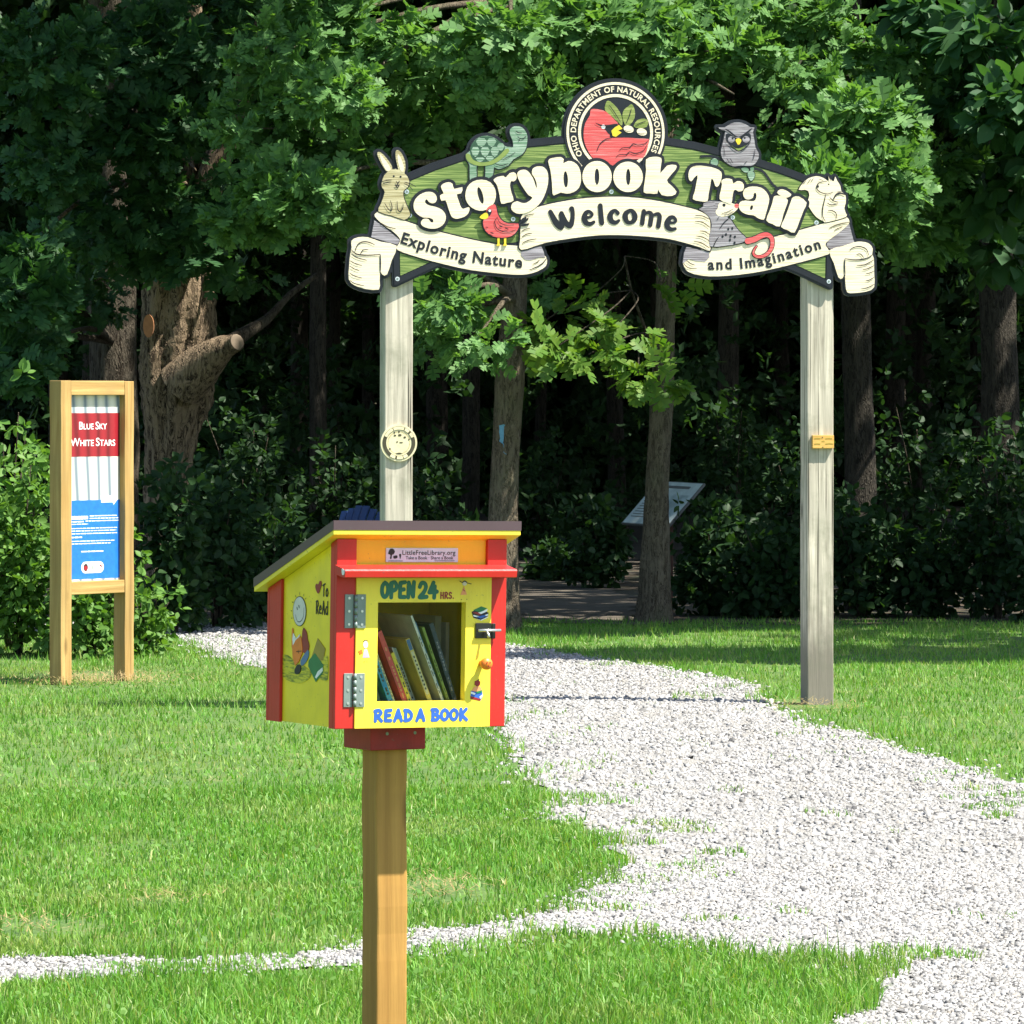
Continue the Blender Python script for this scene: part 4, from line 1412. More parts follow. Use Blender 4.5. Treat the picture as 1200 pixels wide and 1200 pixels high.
# outlines
PANEL = S([(462, 333), (461, 270), (462, 222), (472, 209), (508, 194), (547, 181), (582, 173), (619, 167), (659, 163), (700, 160.5), (740, 161), (780, 165),
           (812, 170), (840, 177), (866, 183.5), (890, 191), (916, 199), (940, 208), (962, 217), (971, 224), (972, 280), (971, 336), (935, 319), (880, 296), (830, 288),
           (790, 273), (750, 268), (715, 266), (680, 268), (645, 276), (605, 290), (545, 297), (505, 313)])
L_EXPL = S(smooth([(438, 254), (440, 249.5), (445, 249), (470, 258), (500, 268), (530, 276), (561, 283), (585, 287), (607, 288.5), (617, 292), (630, 296), (638, 301), (639.5, 307), (637, 313),
                   (626, 319), (611, 322), (588, 321), (550, 316.5), (520, 310), (490, 302), (464.5, 293), (466, 286), (467.5, 280.5), (460, 272), (449.5, 265)], n=3))
L_IMAG = S(smooth([(993, 258), (991, 255.5), (986, 255.5), (953, 265), (905, 278), (872, 285), (854, 288.5), (832, 289.5), (820, 293), (805, 300), (799, 306), (799.5, 311), (804, 318), (817, 322.5), (839.5, 324),
                   (880, 320), (920, 311.5), (968, 298.5), (969, 293), (965.5, 287), (969, 282), (981, 273), (992.5, 263)], n=3))
L_WELC = S(smooth([(611, 251), (630, 242.5), (665, 235), (700, 231.3), (735, 231.3), (770, 236), (805, 243.8), (817, 247.5), (828, 254), (830.5, 266), (829, 282), (830, 294), (817, 289.5), (790, 282),
                   (770, 278.7), (735, 276), (700, 276), (665, 280), (636.6, 285), (609, 293), (608, 280), (608.5, 266)], n=3))
GF_L1 = ZA([(250, 590), (225, 720), (330, 752), (430, 780), (450, 745), (390, 695), (330, 645)])
GF_L2 = ZD([(545, 645), (760, 580), (790, 650), (805, 712), (740, 712), (650, 740), (590, 735), (545, 690)])
GF_R2 = ZG([(85, 430), (260, 470), (265, 510), (230, 545), (160, 540), (100, 525), (55, 560), (65, 480)])
GF_R1 = ZH([(700, 545), (735, 680), (745, 705), (640, 738), (540, 772), (500, 740), (510, 700), (600, 625)])
SCR_L = smooth(ZA([(72, 800), (70, 750), (120, 722), (200, 722), (300, 757), (424, 788), (385, 900), (348, 1012), (310, 1012), (294, 985), (290, 1060), (284, 1130), (180, 1125), (95, 1097), (50, 1050), (52, 950), (60, 860)]), n=2)
SCR_R = smooth(ZH([(525, 778), (640, 740), (740, 707), (800, 700), (870, 715), (905, 760), (900, 810), (915, 850), (918, 980), (918, 1100), (850, 1138), (740, 1152), (682, 1145), (667, 1080), (660, 985), (640, 1022), (605, 1015), (565, 890)]), n=2)
RABBIT = smooth(ZA([(305, 300), (325, 240), (358, 205), (340, 205), (305, 150), (278, 95), (272, 62), (296, 58), (345, 105), (385, 165), (388, 192), (415, 188), (435, 192), (418, 120), (414, 55), (432, 42), (460, 65), (488, 130),
                    (490, 190), (483, 222), (505, 245), (522, 290), (510, 330), (475, 362), (480, 420), (508, 490), (528, 540), (518, 562), (480, 585), (390, 555), (280, 520), (300, 460), (330, 370), (310, 335)]), n=2)
TURTLE = smooth(ZC([(130, 345), (150, 270), (220, 200), (320, 180), (420, 215), (500, 288), (560, 300), (598, 300), (592, 230), (566, 170), (565, 110), (620, 75), (695, 90), (742, 150), (752, 220), (738, 310), (695, 380), (600, 435),
                    (545, 500), (440, 540), (390, 520), (382, 600), (330, 640), (295, 620), (296, 500), (205, 505), (205, 600), (190, 650), (130, 655), (128, 500), (92, 440), (86, 380)]), n=2)
OWL = smooth(ZI([(240, 235), (330, 235), (420, 180), (520, 165), (620, 190), (690, 235), (745, 240), (725, 300), (745, 420), (760, 520), (800, 590), (805, 660), (760, 740), (690, 775), (560, 770), (500, 780), (440, 780), (360, 740), (295, 670), (275, 590),
                 (290, 500), (310, 420), (330, 330), (335, 280), (280, 270)]), n=2)
SQUIRREL = smooth(ZH([(255, 245), (290, 190), (340, 145), (410, 125), (470, 140), (505, 165), (520, 160), (515, 125), (545, 165), (565, 168), (575, 130), (592, 165), (620, 210), (630, 262), (665, 290), (668, 360), (655, 405), (668, 450), (668, 485), (500, 530), (470, 520), (410, 485),
                      (360, 420), (332, 360), (348, 300), (340, 260), (310, 245)]), n=2)
OPOSSUM = smooth(ZF([(240, 440), (290, 418), (380, 422), (430, 425), (500, 440), (550, 455), (548, 480), (510, 520), (450, 560), (480, 580), (520, 640), (570, 700), (625, 755), (560, 790), (430, 812), (300, 815), (298, 700), (315, 640), (300, 570), (250, 520), (205, 490), (240, 470)]), n=2)
BIRD = smooth(ZB([(745, 540), (765, 500), (820, 478), (838, 510), (850, 570), (890, 630), (950, 658), (1045, 660), (1035, 720), (980, 775), (890, 792), (800, 775), (740, 730), (715, 670), (720, 620), (758, 595)]), n=2)
RC = S([(719.7, 155.7)])[0]
R1 = 59 * PX
# whole backing silhouette
back_shapes = [[PANEL], [L_EXPL], [L_IMAG], [L_WELC], [GF_L1], [GF_L2], [GF_R1], [GF_R2], [SCR_L], [SCR_R], [RABBIT], [TURTLE], [OWL], [SQUIRREL], [ell(RC[0], RC[1], R1 + 0.004, R1 + 0.004, 0, 60)]]
BACK = offset_union(back_shapes, 0.017, 0.006)
mb = MB()
mb.plate(BACK, mpa, -0.0, 0.026, M['black'], True)
board = mb.build('sign_board', arch)
mb = MB()
inner = offset_union([[PANEL]], -0.028, 0.006)
mb.plate(inner, mpa, 0.024, 0.030, M['sign_green'])
mb.build('green_field', board)
# raised black rim along the panel
X, Y, x0, y0 = grid_for(PANEL, 0.03, 0.006)
dd = sd_loops([PANEL], X, Y)
mb = MB()
mb.plate(contour(np.maximum(dd - 0.006, -(dd + 0.022)), x0, y0, 0.006), mpa, 0.024, 0.036, M['black'])
mb.build('rim', board)

def part(name, loops, h0, h1, mat, outline=0.0, details=(), fills=()):
    """one carved piece: black outline plate below, coloured face, fills (loops, mat, rise) and lines (pts, width px, mat) on top"""
    mb = MB()
    if outline:
        mb.plate(offset_union([loops], outline, 0.005), mpa, h0, h1 - 0.005, M['black'])
        h0 = h1 - 0.006
    mb.plate(loops, mpa, h0, h1, mat)
    for k, (L, m2) in enumerate(fills):
        mb.plate([L], mpa, h1 - 0.001, h1 + 0.0012 + 0.0003 * k, m2)
    for k, (pts, w, m2) in enumerate(details):
        mb.line(pts, w * 1.3 * PX, mpa, h1 + 0.0062 + 0.00025 * k, m2)
    return mb.build(name, board)

# ribbons
hashA = [([(70, 820), (95, 845), (125, 857), (200, 862), (295, 855)], 1.2), ([(294, 855), (296, 920), (295, 990)], 1.2), ([(100, 830), (118, 780), (160, 757), (210, 762), (252, 782)], 1.0), ([(142, 850), (160, 822), (202, 818)], 0.9),
         ([(66, 850), (110, 880), (190, 902)], 0.9), ([(58, 905), (100, 928), (152, 942)], 0.8), ([(55, 945), (90, 968), (132, 982)], 0.7), ([(54, 1000), (95, 1025), (152, 1040)], 0.8), ([(58, 1060), (100, 1085), (170, 1100)], 0.8)]
hashH = [([(902, 815), (865, 842), (800, 858), (730, 860), (660, 850)], 1.2), ([(660, 850), (657, 920), (661, 1000)], 1.2), ([(700, 775), (740, 750), (800, 745), (850, 770), (868, 820)], 1.0), ([(760, 815), (795, 808), (825, 842)], 0.9),
         ([(762, 910), (830, 905), (912, 862)], 0.9), ([(815, 945), (860, 938), (914, 910)], 0.8), ([(840, 985), (880, 975), (916, 958)], 0.7), ([(840, 1045), (880, 1035), (916, 1012)], 0.8), ([(800, 1115), (860, 1105), (917, 1075)], 0.8)]
part('ribbon_fold', [GF_L1], 0.026, 0.040, M['fold_grey'], 0.006)
part('ribbon_fold', [GF_R1], 0.026, 0.040, M['fold_grey'], 0.006)
part('ribbon_scroll', [SCR_L], 0.026, 0.044, M['cream'], 0.007, [(smooth(ZA(p), False, 3), w, M['black']) for p, w in hashA])
part('ribbon_scroll', [SCR_R], 0.026, 0.044, M['cream'], 0.007, [(smooth(ZH(p), False, 3), w, M['black']) for p, w in hashH])
part('ribbon', [L_EXPL], 0.026, 0.042, M['cream'], 0.007, [(smooth(ZA([(300, 610), (350, 640), (415, 655)]), False, 3), 1.0, M['olive']), (smooth(ZD([(820, 720), (780, 770), (720, 810), (635, 845)]), False, 3), 1.0, M['black']), (smooth(ZD([(745, 735), (720, 760), (668, 785)]), False, 3), 0.8, M['olive'])])
part('ribbon', [L_IMAG], 0.026, 0.042, M['cream'], 0.007, [(smooth(ZH([(700, 530), (640, 540), (570, 560), (520, 585)]), False, 3), 1.0, M['olive']), (smooth(ZH([(640, 570), (600, 585), (565, 605)]), False, 3), 0.8, M['olive']), (smooth(ZG([(60, 555), (85, 585), (120, 598), (165, 598)]), False, 3), 0.8, M['olive']), (smooth(ZG([(85, 535), (115, 560), (150, 572)]), False, 3), 0.8, M['black'])])
part('ribbon_fold', [GF_L2], 0.042, 0.0455, M['fold_grey'], 0.005)
part('ribbon_fold', [GF_R2], 0.042, 0.0455, M['fold_grey'], 0.005)
part('ribbon', [L_WELC], 0.026, 0.054, M['cream'], 0.007,
     [(smooth(ZD(p), False, 3), 0.9, M['olive']) for p in ([(570, 268), (620, 250), (685, 240)], [(545, 430), (590, 405), (640, 400)], [(550, 490), (600, 460), (660, 450)], [(552, 560), (620, 525), (710, 510)])] +
     [(smooth(ZG(p), False, 3), 0.9, M['olive']) for p in ([(150, 185), (210, 190), (265, 218)], [(150, 230), (210, 240), (266, 280)], [(185, 305), (225, 310), (262, 335)], [(155, 345), (210, 355), (262, 385)], [(140, 385), (200, 400), (262, 440)])])

# seal: rings, lettering, cardinal
mb = MB()
mb.plate([ell(RC[0], RC[1], R1 + 0.012, R1 + 0.012, 0, 72)], mpa, 0.0262, 0.042, M['black'])
for ro, ri in ((59, 56), (45, 41.6)):
    mb.plate([ell(RC[0], RC[1], ro * PX, ro * PX, 0, 72), ell(RC[0], RC[1], ri * PX, ri * PX, 0, 72)], mpa, 0.041, 0.046, M['cream'])
rb = 47.6 * PX
arc = [(RC[0] + rb * math.cos(math.radians(t)), RC[1] + rb * math.sin(math.radians(t))) for t in np.linspace(214, -27, 70)]
text_path(mb, 'OHIO DEPARTMENT OF NATURAL RESOURCES', arc, 9.2 * PX, mpa, 0.0455, M['cream'], 0.022, True, 0.041)
mb.build('seal', board)
CARD = smooth(ZR([(380, 328), (440, 325), (520, 350), (590, 420), (622, 460), (560, 505), (545, 572), (600, 576), (700, 575), (800, 582), (888, 588), (884, 630), (872, 690), (835, 755), (740, 765), (640, 775), (572, 820), (520, 790), (420, 770), (365, 710), (325, 620), (316, 540), (330, 450), (372, 380)]), n=2)
part('cardinal', [CARD], 0.041, 0.0465, M['rose'], 0.0, [(smooth(ZR(p), False, 3), w, M['black']) for p, w in (([(435, 690), (460, 630), (510, 590), (570, 575)], 0.9), ([(885, 600), (850, 630), (790, 640), (750, 630), (720, 660), (660, 665), (630, 685)], 0.9), ([(870, 640), (840, 690), (770, 715), (720, 700), (690, 725), (630, 725), (600, 745)], 0.9), ([(420, 445), (470, 470), (560, 468), (615, 455)], 0.8))],
     [(smooth(ZR([(420, 443), (470, 462), (540, 462), (615, 452), (600, 500), (545, 545), (520, 520), (490, 490)]), n=2), M['black']), (ell(*ZR([(490, 480)])[0], 2.6 * PX, 2.6 * PX, 0, 14), M['white']), (smooth(ZR([(560, 515), (590, 485), (628, 463), (658, 497), (620, 512), (650, 530), (600, 568), (572, 560)]), n=1), M['yellow_ink'])])
for lf, v in (([(530, 248), (585, 285), (635, 350), (658, 420), (652, 470), (610, 430), (560, 385), (505, 335), (508, 285)], [(640, 440), (585, 350), (540, 290)]), ([(740, 280), (765, 330), (765, 400), (725, 460), (680, 462), (657, 385), (672, 330), (710, 300)], [(690, 450), (720, 380), (735, 320)]),
              ([(755, 475), (790, 420), (850, 408), (882, 430), (870, 482), (805, 492)], [(770, 470), (820, 445), (865, 430)])):
    part('sprig_leaf', [smooth(ZR(lf), n=2)], 0.041, 0.0465, M['sprig'], 0, [(smooth(ZR(v), False, 2), 0.7, M['black'])])
for cx, cy in ((712, 500), (828, 525)):
    q = ZR([(cx, cy)])[0]
    part('berry', [ell(q[0], q[1], 6.2 * PX, 4.2 * PX, -0.25, 18)], 0.041, 0.0472, M['cream'], 0, [(smooth([(q[0] - 5 * PX, q[1] - 1.5 * PX), (q[0] - 2 * PX, q[1] - 2.6 * PX), (q[0] + 3 * PX, q[1] - 2.4 * PX)], False, 2), 0.6, M['black'])])

# main lettering: Storybook Trail
LET = [
 ('S', [smooth(ZB([(282, 430), (270, 388), (235, 363), (180, 363), (120, 390), (78, 435), (63, 485), (72, 535), (102, 572), (150, 600), (212, 604), (246, 622), (246, 646), (226, 646), (202, 616), (165, 612), (140, 630), (132, 656), (150, 682), (200, 702), (260, 706), (312, 690), (350, 655), (366, 610), (360, 570), (330, 530), (270, 502), (215, 490), (180, 472), (170, 446), (188, 430), (206, 454), (235, 469), (265, 462)]), n=2)]),
 ('t', [smooth(ZB([(320, 310), (345, 284), (390, 271), (428, 286), (444, 333), (520, 318), (508, 376), (468, 385), (488, 450), (508, 505), (532, 520), (582, 504), (585, 540), (560, 580), (510, 605), (460, 613), (425, 598), (405, 560), (385, 500), (362, 440), (325, 446), (311, 396), (344, 376), (332, 345)]), n=2)]),
 ('o', [smooth(ZB([(548, 400), (565, 320), (620, 265), (700, 247), (780, 270), (828, 340), (832, 420), (800, 490), (740, 530), (680, 538), (610, 510), (565, 460)]), n=2), ell(*ZB([(690, 395)])[0], 3.0 * PX, 10 * PX, 0.26, 20)]),
 ('r', [smooth(ZB([(812, 250), (850, 222), (905, 212), (926, 228), (960, 190), (1002, 178), (1027, 202), (1025, 242), (1000, 264), (976, 262), (966, 302), (980, 370), (1000, 442), (940, 463), (885, 471), (870, 400), (852, 320), (835, 282)]), n=2)]),
 ('y', [smooth(ZC([(638, 602), (660, 560), (710, 546), (752, 560), (792, 610), (822, 670), (846, 748), (850, 700), (830, 640), (800, 592), (805, 540), (850, 513), (910, 513), (952, 545), (972, 600), (972, 690), (947, 790), (900, 890), (830, 962), (740, 1012), (660, 1024), (600, 1002), (573, 960), (588, 910), (640, 888), (690, 906), (745, 902), (805, 850), (760, 820), (710, 750), (668, 680)]), n=2)]),
 ('b', [smooth(ZE([(260, 108), (290, 88), (345, 83), (364, 100), (361, 124), (395, 109), (432, 117), (462, 145), (477, 190), (479, 240), (466, 287), (430, 317), (385, 327), (342, 320), (302, 338), (289, 325), (285, 250), (275, 170)]), n=2), ell(*ZE([(377, 232)])[0], 2.7 * PX, 9.6 * PX, 0.04, 20)]),
 ('o', [ell(*ZE([(587, 213)])[0], 17.6 * PX, 18.2 * PX, 0, 36), ell(*ZE([(586, 214)])[0], 2.8 * PX, 9.6 * PX, 0.0, 20)]),
 ('o', [ell(*ZE([(794, 215)])[0], 17.8 * PX, 17.8 * PX, 0, 36), ell(*ZE([(795, 216)])[0], 2.7 * PX, 9.6 * PX, 0.0, 20)]),
 ('k', [smooth(ZE([(914, 100), (960, 81), (1005, 84), (1019, 105), (1009, 192), (1055, 140), (1114, 136), (1112, 166), (1054, 236), (1080, 270), (1118, 314), (1090, 342), (1020, 337), (994, 295), (990, 326), (940, 326), (899, 318), (905, 250), (915, 170)]), n=2)]),
 ('T', [smooth(ZF([(110, 178), (130, 130), (180, 110), (260, 113), (350, 134), (397, 165), (401, 210), (386, 262), (365, 294), (345, 286), (330, 240), (311, 225), (300, 290), (286, 360), (275, 422), (215, 421), (148, 402), (164, 340), (180, 260), (190, 193), (160, 215), (135, 247), (114, 226)]), n=2)]),
 ('r', [smooth(ZF([(398, 242), (440, 221), (492, 230), (502, 266), (540, 244), (582, 254), (597, 290), (586, 327), (550, 337), (525, 320), (506, 332), (496, 380), (485, 442), (440, 432), (383, 402), (393, 330), (404, 272)]), n=2)]),
 ('a', [smooth(ZF([(588, 350), (610, 309), (670, 291), (747, 302), (797, 345), (819, 400), (806, 470), (786, 540), (771, 582), (725, 572), (685, 546), (640, 540), (580, 517), (551, 470), (564, 429), (610, 414), (670, 421), (696, 410), (707, 370), (695, 344), (682, 360), (675, 390), (640, 406), (605, 396)]), n=2), ell(*ZF([(663, 478)])[0], 1.7 * PX, 3.0 * PX, -0.3, 14)]),
 ('i', [smooth(ZF([(858, 386), (885, 371), (940, 381), (982, 410), (966, 470), (941, 540), (911, 642), (850, 622), (793, 590), (820, 510), (845, 440)]), n=2)]),
 ('dot', [smooth(ZF([(888, 346), (915, 318), (960, 323), (1012, 360), (996, 381), (965, 392), (925, 376)]), n=2)]),
 ('l', [smooth(ZF([(1028, 386), (1080, 380), (1147, 434), (1121, 500), (1086, 590), (1041, 697), (985, 677), (923, 646), (950, 580), (985, 490), (1010, 420)]), n=2)]),
]
mb = MB()
mb.plate(offset_union([sh for _, sh in LET], 0.017, 0.005), mpa, 0.0255, 0.052, M['black'])
mb.build('letter_outline', board)
for ch, sh in LET:
    mb = MB()
    mb.plate(sh, mpa, 0.050, 0.062, M['cream'])
    mb.build('letter', board)
# Welcome (fat brush letters), Exploring Nature / and Imagination
mb = MB()
base = S(smooth([(645, 271), (680, 266), (715, 263.5), (750, 265), (792, 273)], False, 6))
WEL = {'W': (30, [([(0, 19), (4, 8), (8.5, 2.5), (10, 8), (10.5, 15)], [2.6, 3.6, 3.4, 2.6, 2.8]), ([(11, 16), (14, 6), (18, 3), (21, 8), (22.5, 15), (22, 19)], [2.6, 3.2, 3.4, 2.6, 2.4, 3.0])]),
       'e': (16, [([(2.5, 8.5), (9, 9), (11, 11.5), (8, 14.5), (4.5, 13), (2.6, 8), (4, 3.5), (8, 2), (12, 3.5)], [2.2, 1.4, 1.8, 2.0, 2.6, 3.2, 3.0, 2.4, 1.8])]),
       'l': (9, [([(3.5, 19.5), (3.5, 10), (3.8, 2.2)], [2.7, 2.9, 2.9])]),
       'c': (15, [([(11, 11.5), (8.5, 14), (5, 12.5), (3, 8), (4.5, 3.5), (8.5, 2), (12, 4)], [2.4, 2.0, 2.6, 3.3, 3.0, 2.4, 1.7])]),
       'o': (17, [([(7.5, 14.5), (3.6, 11.5), (3, 7.5), (5, 3), (9, 2.4), (12.5, 5.5), (12.6, 10), (10, 13.8), (7.5, 14.5)], [2.0, 2.9, 3.2, 2.6, 2.2, 2.9, 3.1, 2.4, 2.0])]),
       'm': (25, [([(2.6, 14.8), (3, 2.4)], [2.4, 2.7]), ([(3.5, 12), (8, 14.4), (11, 12), (11.3, 2.4)], [1.6, 2.2, 2.6, 2.7]), ([(12, 12), (17, 14.4), (19.6, 12), (19.8, 2.4)], [1.6, 2.2, 2.6, 2.7])])}
tot = sum(WEL[c][0] for c in 'Welcome')
seg = np.cumsum([0] + [math.dist(base[i], base[i + 1]) for i in range(len(base) - 1)])
pos = 0.0
for c in 'Welcome':
    w, sts = WEL[c]
    s = (pos + w / 2) / tot * seg[-1]
    i = min(int(np.searchsorted(seg, s)) - 1, len(base) - 2)
    i = max(i, 0)
    d = (Vector(base[i + 1]) - Vector(base[i])).normalized()
    q = Vector(base[i]) + d * (s - seg[i])
    nrm = Vector((-d.y, d.x))
    k = PX * 1.17
    strokes = []
    for pts, rr in sts:
        pts2 = smooth([tuple(q + d * ((x - w / 2 + 1) * k) + nrm * (y * k)) for x, y in pts], False, 4)
        rr2 = [x[0] for x in smooth([(r * k * 0.86, 0) for r in rr], False, 4)]
        strokes.append((pts2, rr2))
    mb = MB()
    mb.plate(stroke_loops(strokes, 0.003), mpa, 0.053, 0.060, M['black'])
    mb.build('welcome_letter', board)
    pos += w
text_path(None, 'Exploring Nature', S(smooth([(467, 284.5), (500, 295), (528, 302.5), (560, 308.5), (610, 314)], False, 8)), 18.5 * PX, mpa, 0.0465, M['black'], 0.03, True, 0.041, 0.98, ('ribbon_letter', board))
text_path(None, 'and Imagination', S(smooth([(828, 316), (862, 315), (890, 311.5), (915, 305.5), (961, 291)], False, 8)), 17.5 * PX, mpa, 0.0465, M['black'], 0.03, True, 0.041, 0.98, ('ribbon_letter', board))

# animals
dk = M['black']
part('rabbit', [RABBIT], 0.026, 0.048, M['fawn'], 0.005,
     [(smooth(ZA(p), False, 3), w, dk) for p, w in (([(300, 290), (340, 278), (385, 275)], 0.7), ([(312, 305), (345, 296), (382, 290)], 0.7), ([(480, 290), (530, 305), (575, 330)], 0.7), ([(482, 303), (520, 325), (548, 355)], 0.7), ([(418, 285), (430, 300), (445, 282)], 0.9), ([(430, 300), (428, 318)], 0.8), ([(405, 315), (428, 318), (447, 312)], 0.8), ([(412, 320), (428, 332), (442, 318)], 1.1),
      ([(328, 455), (355, 500), (380, 515), (385, 480), (372, 435)], 0.9), ([(425, 440), (428, 500), (445, 520), (468, 500), (472, 460)], 0.9))],
     [(smooth(ZA([(292, 75), (330, 115), (372, 175), (370, 200), (345, 205), (310, 145)]), n=2), M['cream']), (smooth(ZA([(432, 75), (455, 105), (478, 170), (472, 208), (455, 205), (432, 130)]), n=2), M['cream']),
      (ell(*ZA([(400, 245)])[0], 1.2 * PX, 1.2 * PX, 0, 10), dk), (ell(*ZA([(453, 249)])[0], 1.2 * PX, 1.2 * PX, 0, 10), dk)])
hexl = []
for cx, cy, w, h_ in ((255, 250, 60, 50), (365, 250, 52, 50), (190, 350, 46, 58), (295, 350, 52, 58), (400, 350, 48, 58), (240, 435, 50, 28), (345, 425, 46, 30), (465, 300, 40, 46)):
    hexl.append((ZC([(cx - w, cy - h_ * .2), (cx - w * .55, cy - h_ * .85), (cx + w * .55, cy - h_ * .85), (cx + w, cy - h_ * .2), (cx + w * .5, cy + h_ * .7), (cx, cy + h_), (cx - w * .6, cy + h_ * .7)]), M['jade']))
SHELL = smooth(ZC([(132, 350), (150, 270), (220, 203), (320, 185), (420, 218), (510, 300), (470, 380), (370, 450), (240, 470), (160, 430)]), n=2)
RIM = smooth(ZC([(90, 375), (130, 380), (160, 435), (230, 465), (330, 460), (430, 410), (520, 318), (552, 330), (545, 362), (470, 432), (370, 490), (235, 506), (135, 475), (90, 425)]), n=2)
part('turtle', [TURTLE], 0.026, 0.046, M['jade'], 0.006, [(smooth(ZC(p), False, 3), w, dk) for p, w in (([(625, 125), (650, 145), (690, 150)], 0.8), ([(645, 190), (690, 215), (740, 185)], 0.8), ([(665, 215), (660, 240)], 0.6), ([(400, 480), (470, 500), (545, 480)], 0.8), ([(480, 440), (560, 400), (620, 360)], 0.6))],
     [(SHELL, M['dark_jade'])] + hexl + [(RIM, M['moss_rim'])])
part('owl', [OWL], 0.026, 0.050, M['grey'], 0.006,
     [(smooth(ZI(p), False, 3), w, dk) for p, w in (([(335, 260), (400, 300), (470, 360), (520, 370)], 1.6), ([(710, 250), (650, 300), (570, 360), (520, 370)], 1.6), ([(310, 500), (330, 640)], 0.6), ([(355, 670), (390, 740)], 0.6), ([(400, 670), (440, 740)], 0.6), ([(600, 750), (640, 710)], 0.6), ([(720, 700), (745, 610), (750, 540)], 0.6), ([(345, 420), (420, 500), (520, 570), (620, 520), (690, 440)], 1.0), ([(400, 470), (470, 500), (520, 490), (580, 490), (650, 465)], 1.6))],
     [(smooth(ZI([(345, 330), (400, 330), (460, 370), (520, 390), (580, 365), (640, 325), (690, 330), (690, 430), (620, 500), (520, 560), (420, 500), (350, 420)]), n=2), M['black']),
      (ell(*ZI([(422, 405)])[0], 4.2 * PX, 3.9 * PX, 0, 16), M['fold_grey']), (ell(*ZI([(628, 405)])[0], 4.4 * PX, 3.9 * PX, 0, 16), M['fold_grey']),
      (ell(*ZI([(438, 390)])[0], 1.3 * PX, 1.3 * PX, 0, 10), dk), (ell(*ZI([(607, 385)])[0], 1.3 * PX, 1.3 * PX, 0, 10), dk),
      (smooth(ZI([(405, 478), (460, 515), (520, 530), (580, 510), (635, 475), (600, 520), (525, 562), (450, 525)]), n=2), M['sprig']), (smooth(ZI([(480, 410), (518, 388), (560, 410), (550, 450), (522, 490), (495, 450)]), n=2), M['yellow_ink'])])
part('squirrel', [SQUIRREL], 0.026, 0.048, M['cream'], 0.005,
     [(smooth(ZH(p), False, 3), w, dk) for p, w in (([(505, 170), (440, 180), (415, 205), (415, 240), (450, 270), (510, 282), (555, 265)], 0.9), ([(492, 285), (480, 340), (465, 410), (465, 480), (490, 525)], 0.9), ([(505, 362), (540, 378), (600, 368)], 0.9), ([(525, 310), (555, 340), (600, 355)], 0.9), ([(560, 330), (580, 290), (620, 275), (665, 290)], 1.6), ([(510, 430), (545, 428), (580, 450), (588, 500)], 0.9),
      ([(290, 195), (320, 165)], 0.5), ([(330, 190), (360, 150)], 0.5), ([(360, 175), (385, 145)], 0.5), ([(430, 150), (470, 165)], 0.5), ([(590, 265), (625, 262)], 0.7), ([(515, 125), (535, 165)], 0.7))],
     [(ell(*ZH([(424, 216)])[0], 1.3 * PX, 1.6 * PX, 0, 10), dk), (ell(*ZH([(518, 196)])[0], 1.0 * PX, 0.8 * PX, 0, 10), dk)])
part('opossum', [OPOSSUM], 0.026, 0.057, M['grey'], 0.005,
     [(smooth(ZF(p), False, 3), w, dk) for p, w in (([(470, 565), (420, 610), (385, 660)], 0.9), ([(375, 735), (345, 780), (330, 822)], 0.9), ([(400, 530), (440, 520), (500, 490)], 0.6), ([(420, 545), (460, 535), (505, 510)], 0.6), ([(360, 580), (380, 560)], 0.6))],
     [(smooth(ZF([(375, 445), (420, 425), (490, 438), (545, 460), (540, 490), (480, 540), (420, 558), (365, 545), (348, 510), (370, 480)]), n=2), M['cream']), (smooth(ZF([(242, 450), (280, 425), (335, 428), (345, 455), (300, 472), (255, 470)]), n=2), M['fold_grey']), (ell(*ZF([(422, 455)])[0], 2.0 * PX, 2.0 * PX, 0, 12), dk), (ell(*ZF([(534, 462)])[0], 2.9 * PX, 2.6 * PX, 0, 14), M['rose'])] +
     [(ell(*ZF([q])[0], 1.3 * PX, 1.6 * PX, 0, 8), dk) for q in ((460, 665), (495, 660), (440, 712), (410, 730), (480, 725), (518, 732), (475, 760), (515, 785))])
tail = smooth(ZF([(630, 770), (690, 755), (750, 725), (800, 715), (840, 745), (845, 810), (815, 870), (760, 905), (705, 905), (680, 880), (690, 840), (710, 815)]), False, 5)
mb = MB()
ln = len(tail)
mb.plate(stroke_loops([(tail, [(4.4 - 3.0 * k / ln) * PX for k in range(ln)])], 0.003), mpa, 0.042, 0.055, M['black'])
mb.plate(stroke_loops([(tail, [(3.5 - 2.9 * k / ln) * PX for k in range(ln)])], 0.003), mpa, 0.054, 0.060, M['rose'])
mb.build('opossum_tail', board)
q = ZB([(880, 680)])[0]
part('red_bird', [BIRD], 0.03, 0.066, M['rose'], 0.006,
     [(smooth(ZB(p), False, 3), w, dk) for p, w in (([(845, 600), (822, 640), (840, 700), (890, 730), (960, 738), (1020, 715)], 0.8), ([(865, 680), (895, 690)], 1.0), ([(920, 700), (950, 712)], 1.0), ([(780, 740), (810, 752)], 0.9), ([(735, 690), (760, 695)], 0.7), ([(845, 600), (870, 650), (930, 675), (1000, 672)], 0.6))],
     [(smooth(ZB([(750, 540), (775, 520), (795, 545), (780, 580), (760, 590)]), n=2), dk), (ell(*ZB([(776, 538)])[0], 1.5 * PX, 1.5 * PX, 0, 10), M['white']), (smooth(ZB([(680, 600), (710, 570), (742, 556), (762, 578), (755, 608), (715, 618)]), n=2), M['yellow_ink'])])
mb = MB()
for x in (858, 920):
    mb.plate([ZB([(x - 10, 792), (x + 12, 792), (x + 10, 845), (x + 18, 864), (x - 20, 866), (x - 8, 845)])], mpa, 0.042, 0.062, M['yellow_ink'])
mb.build('bird_legs', board)
mb = MB()
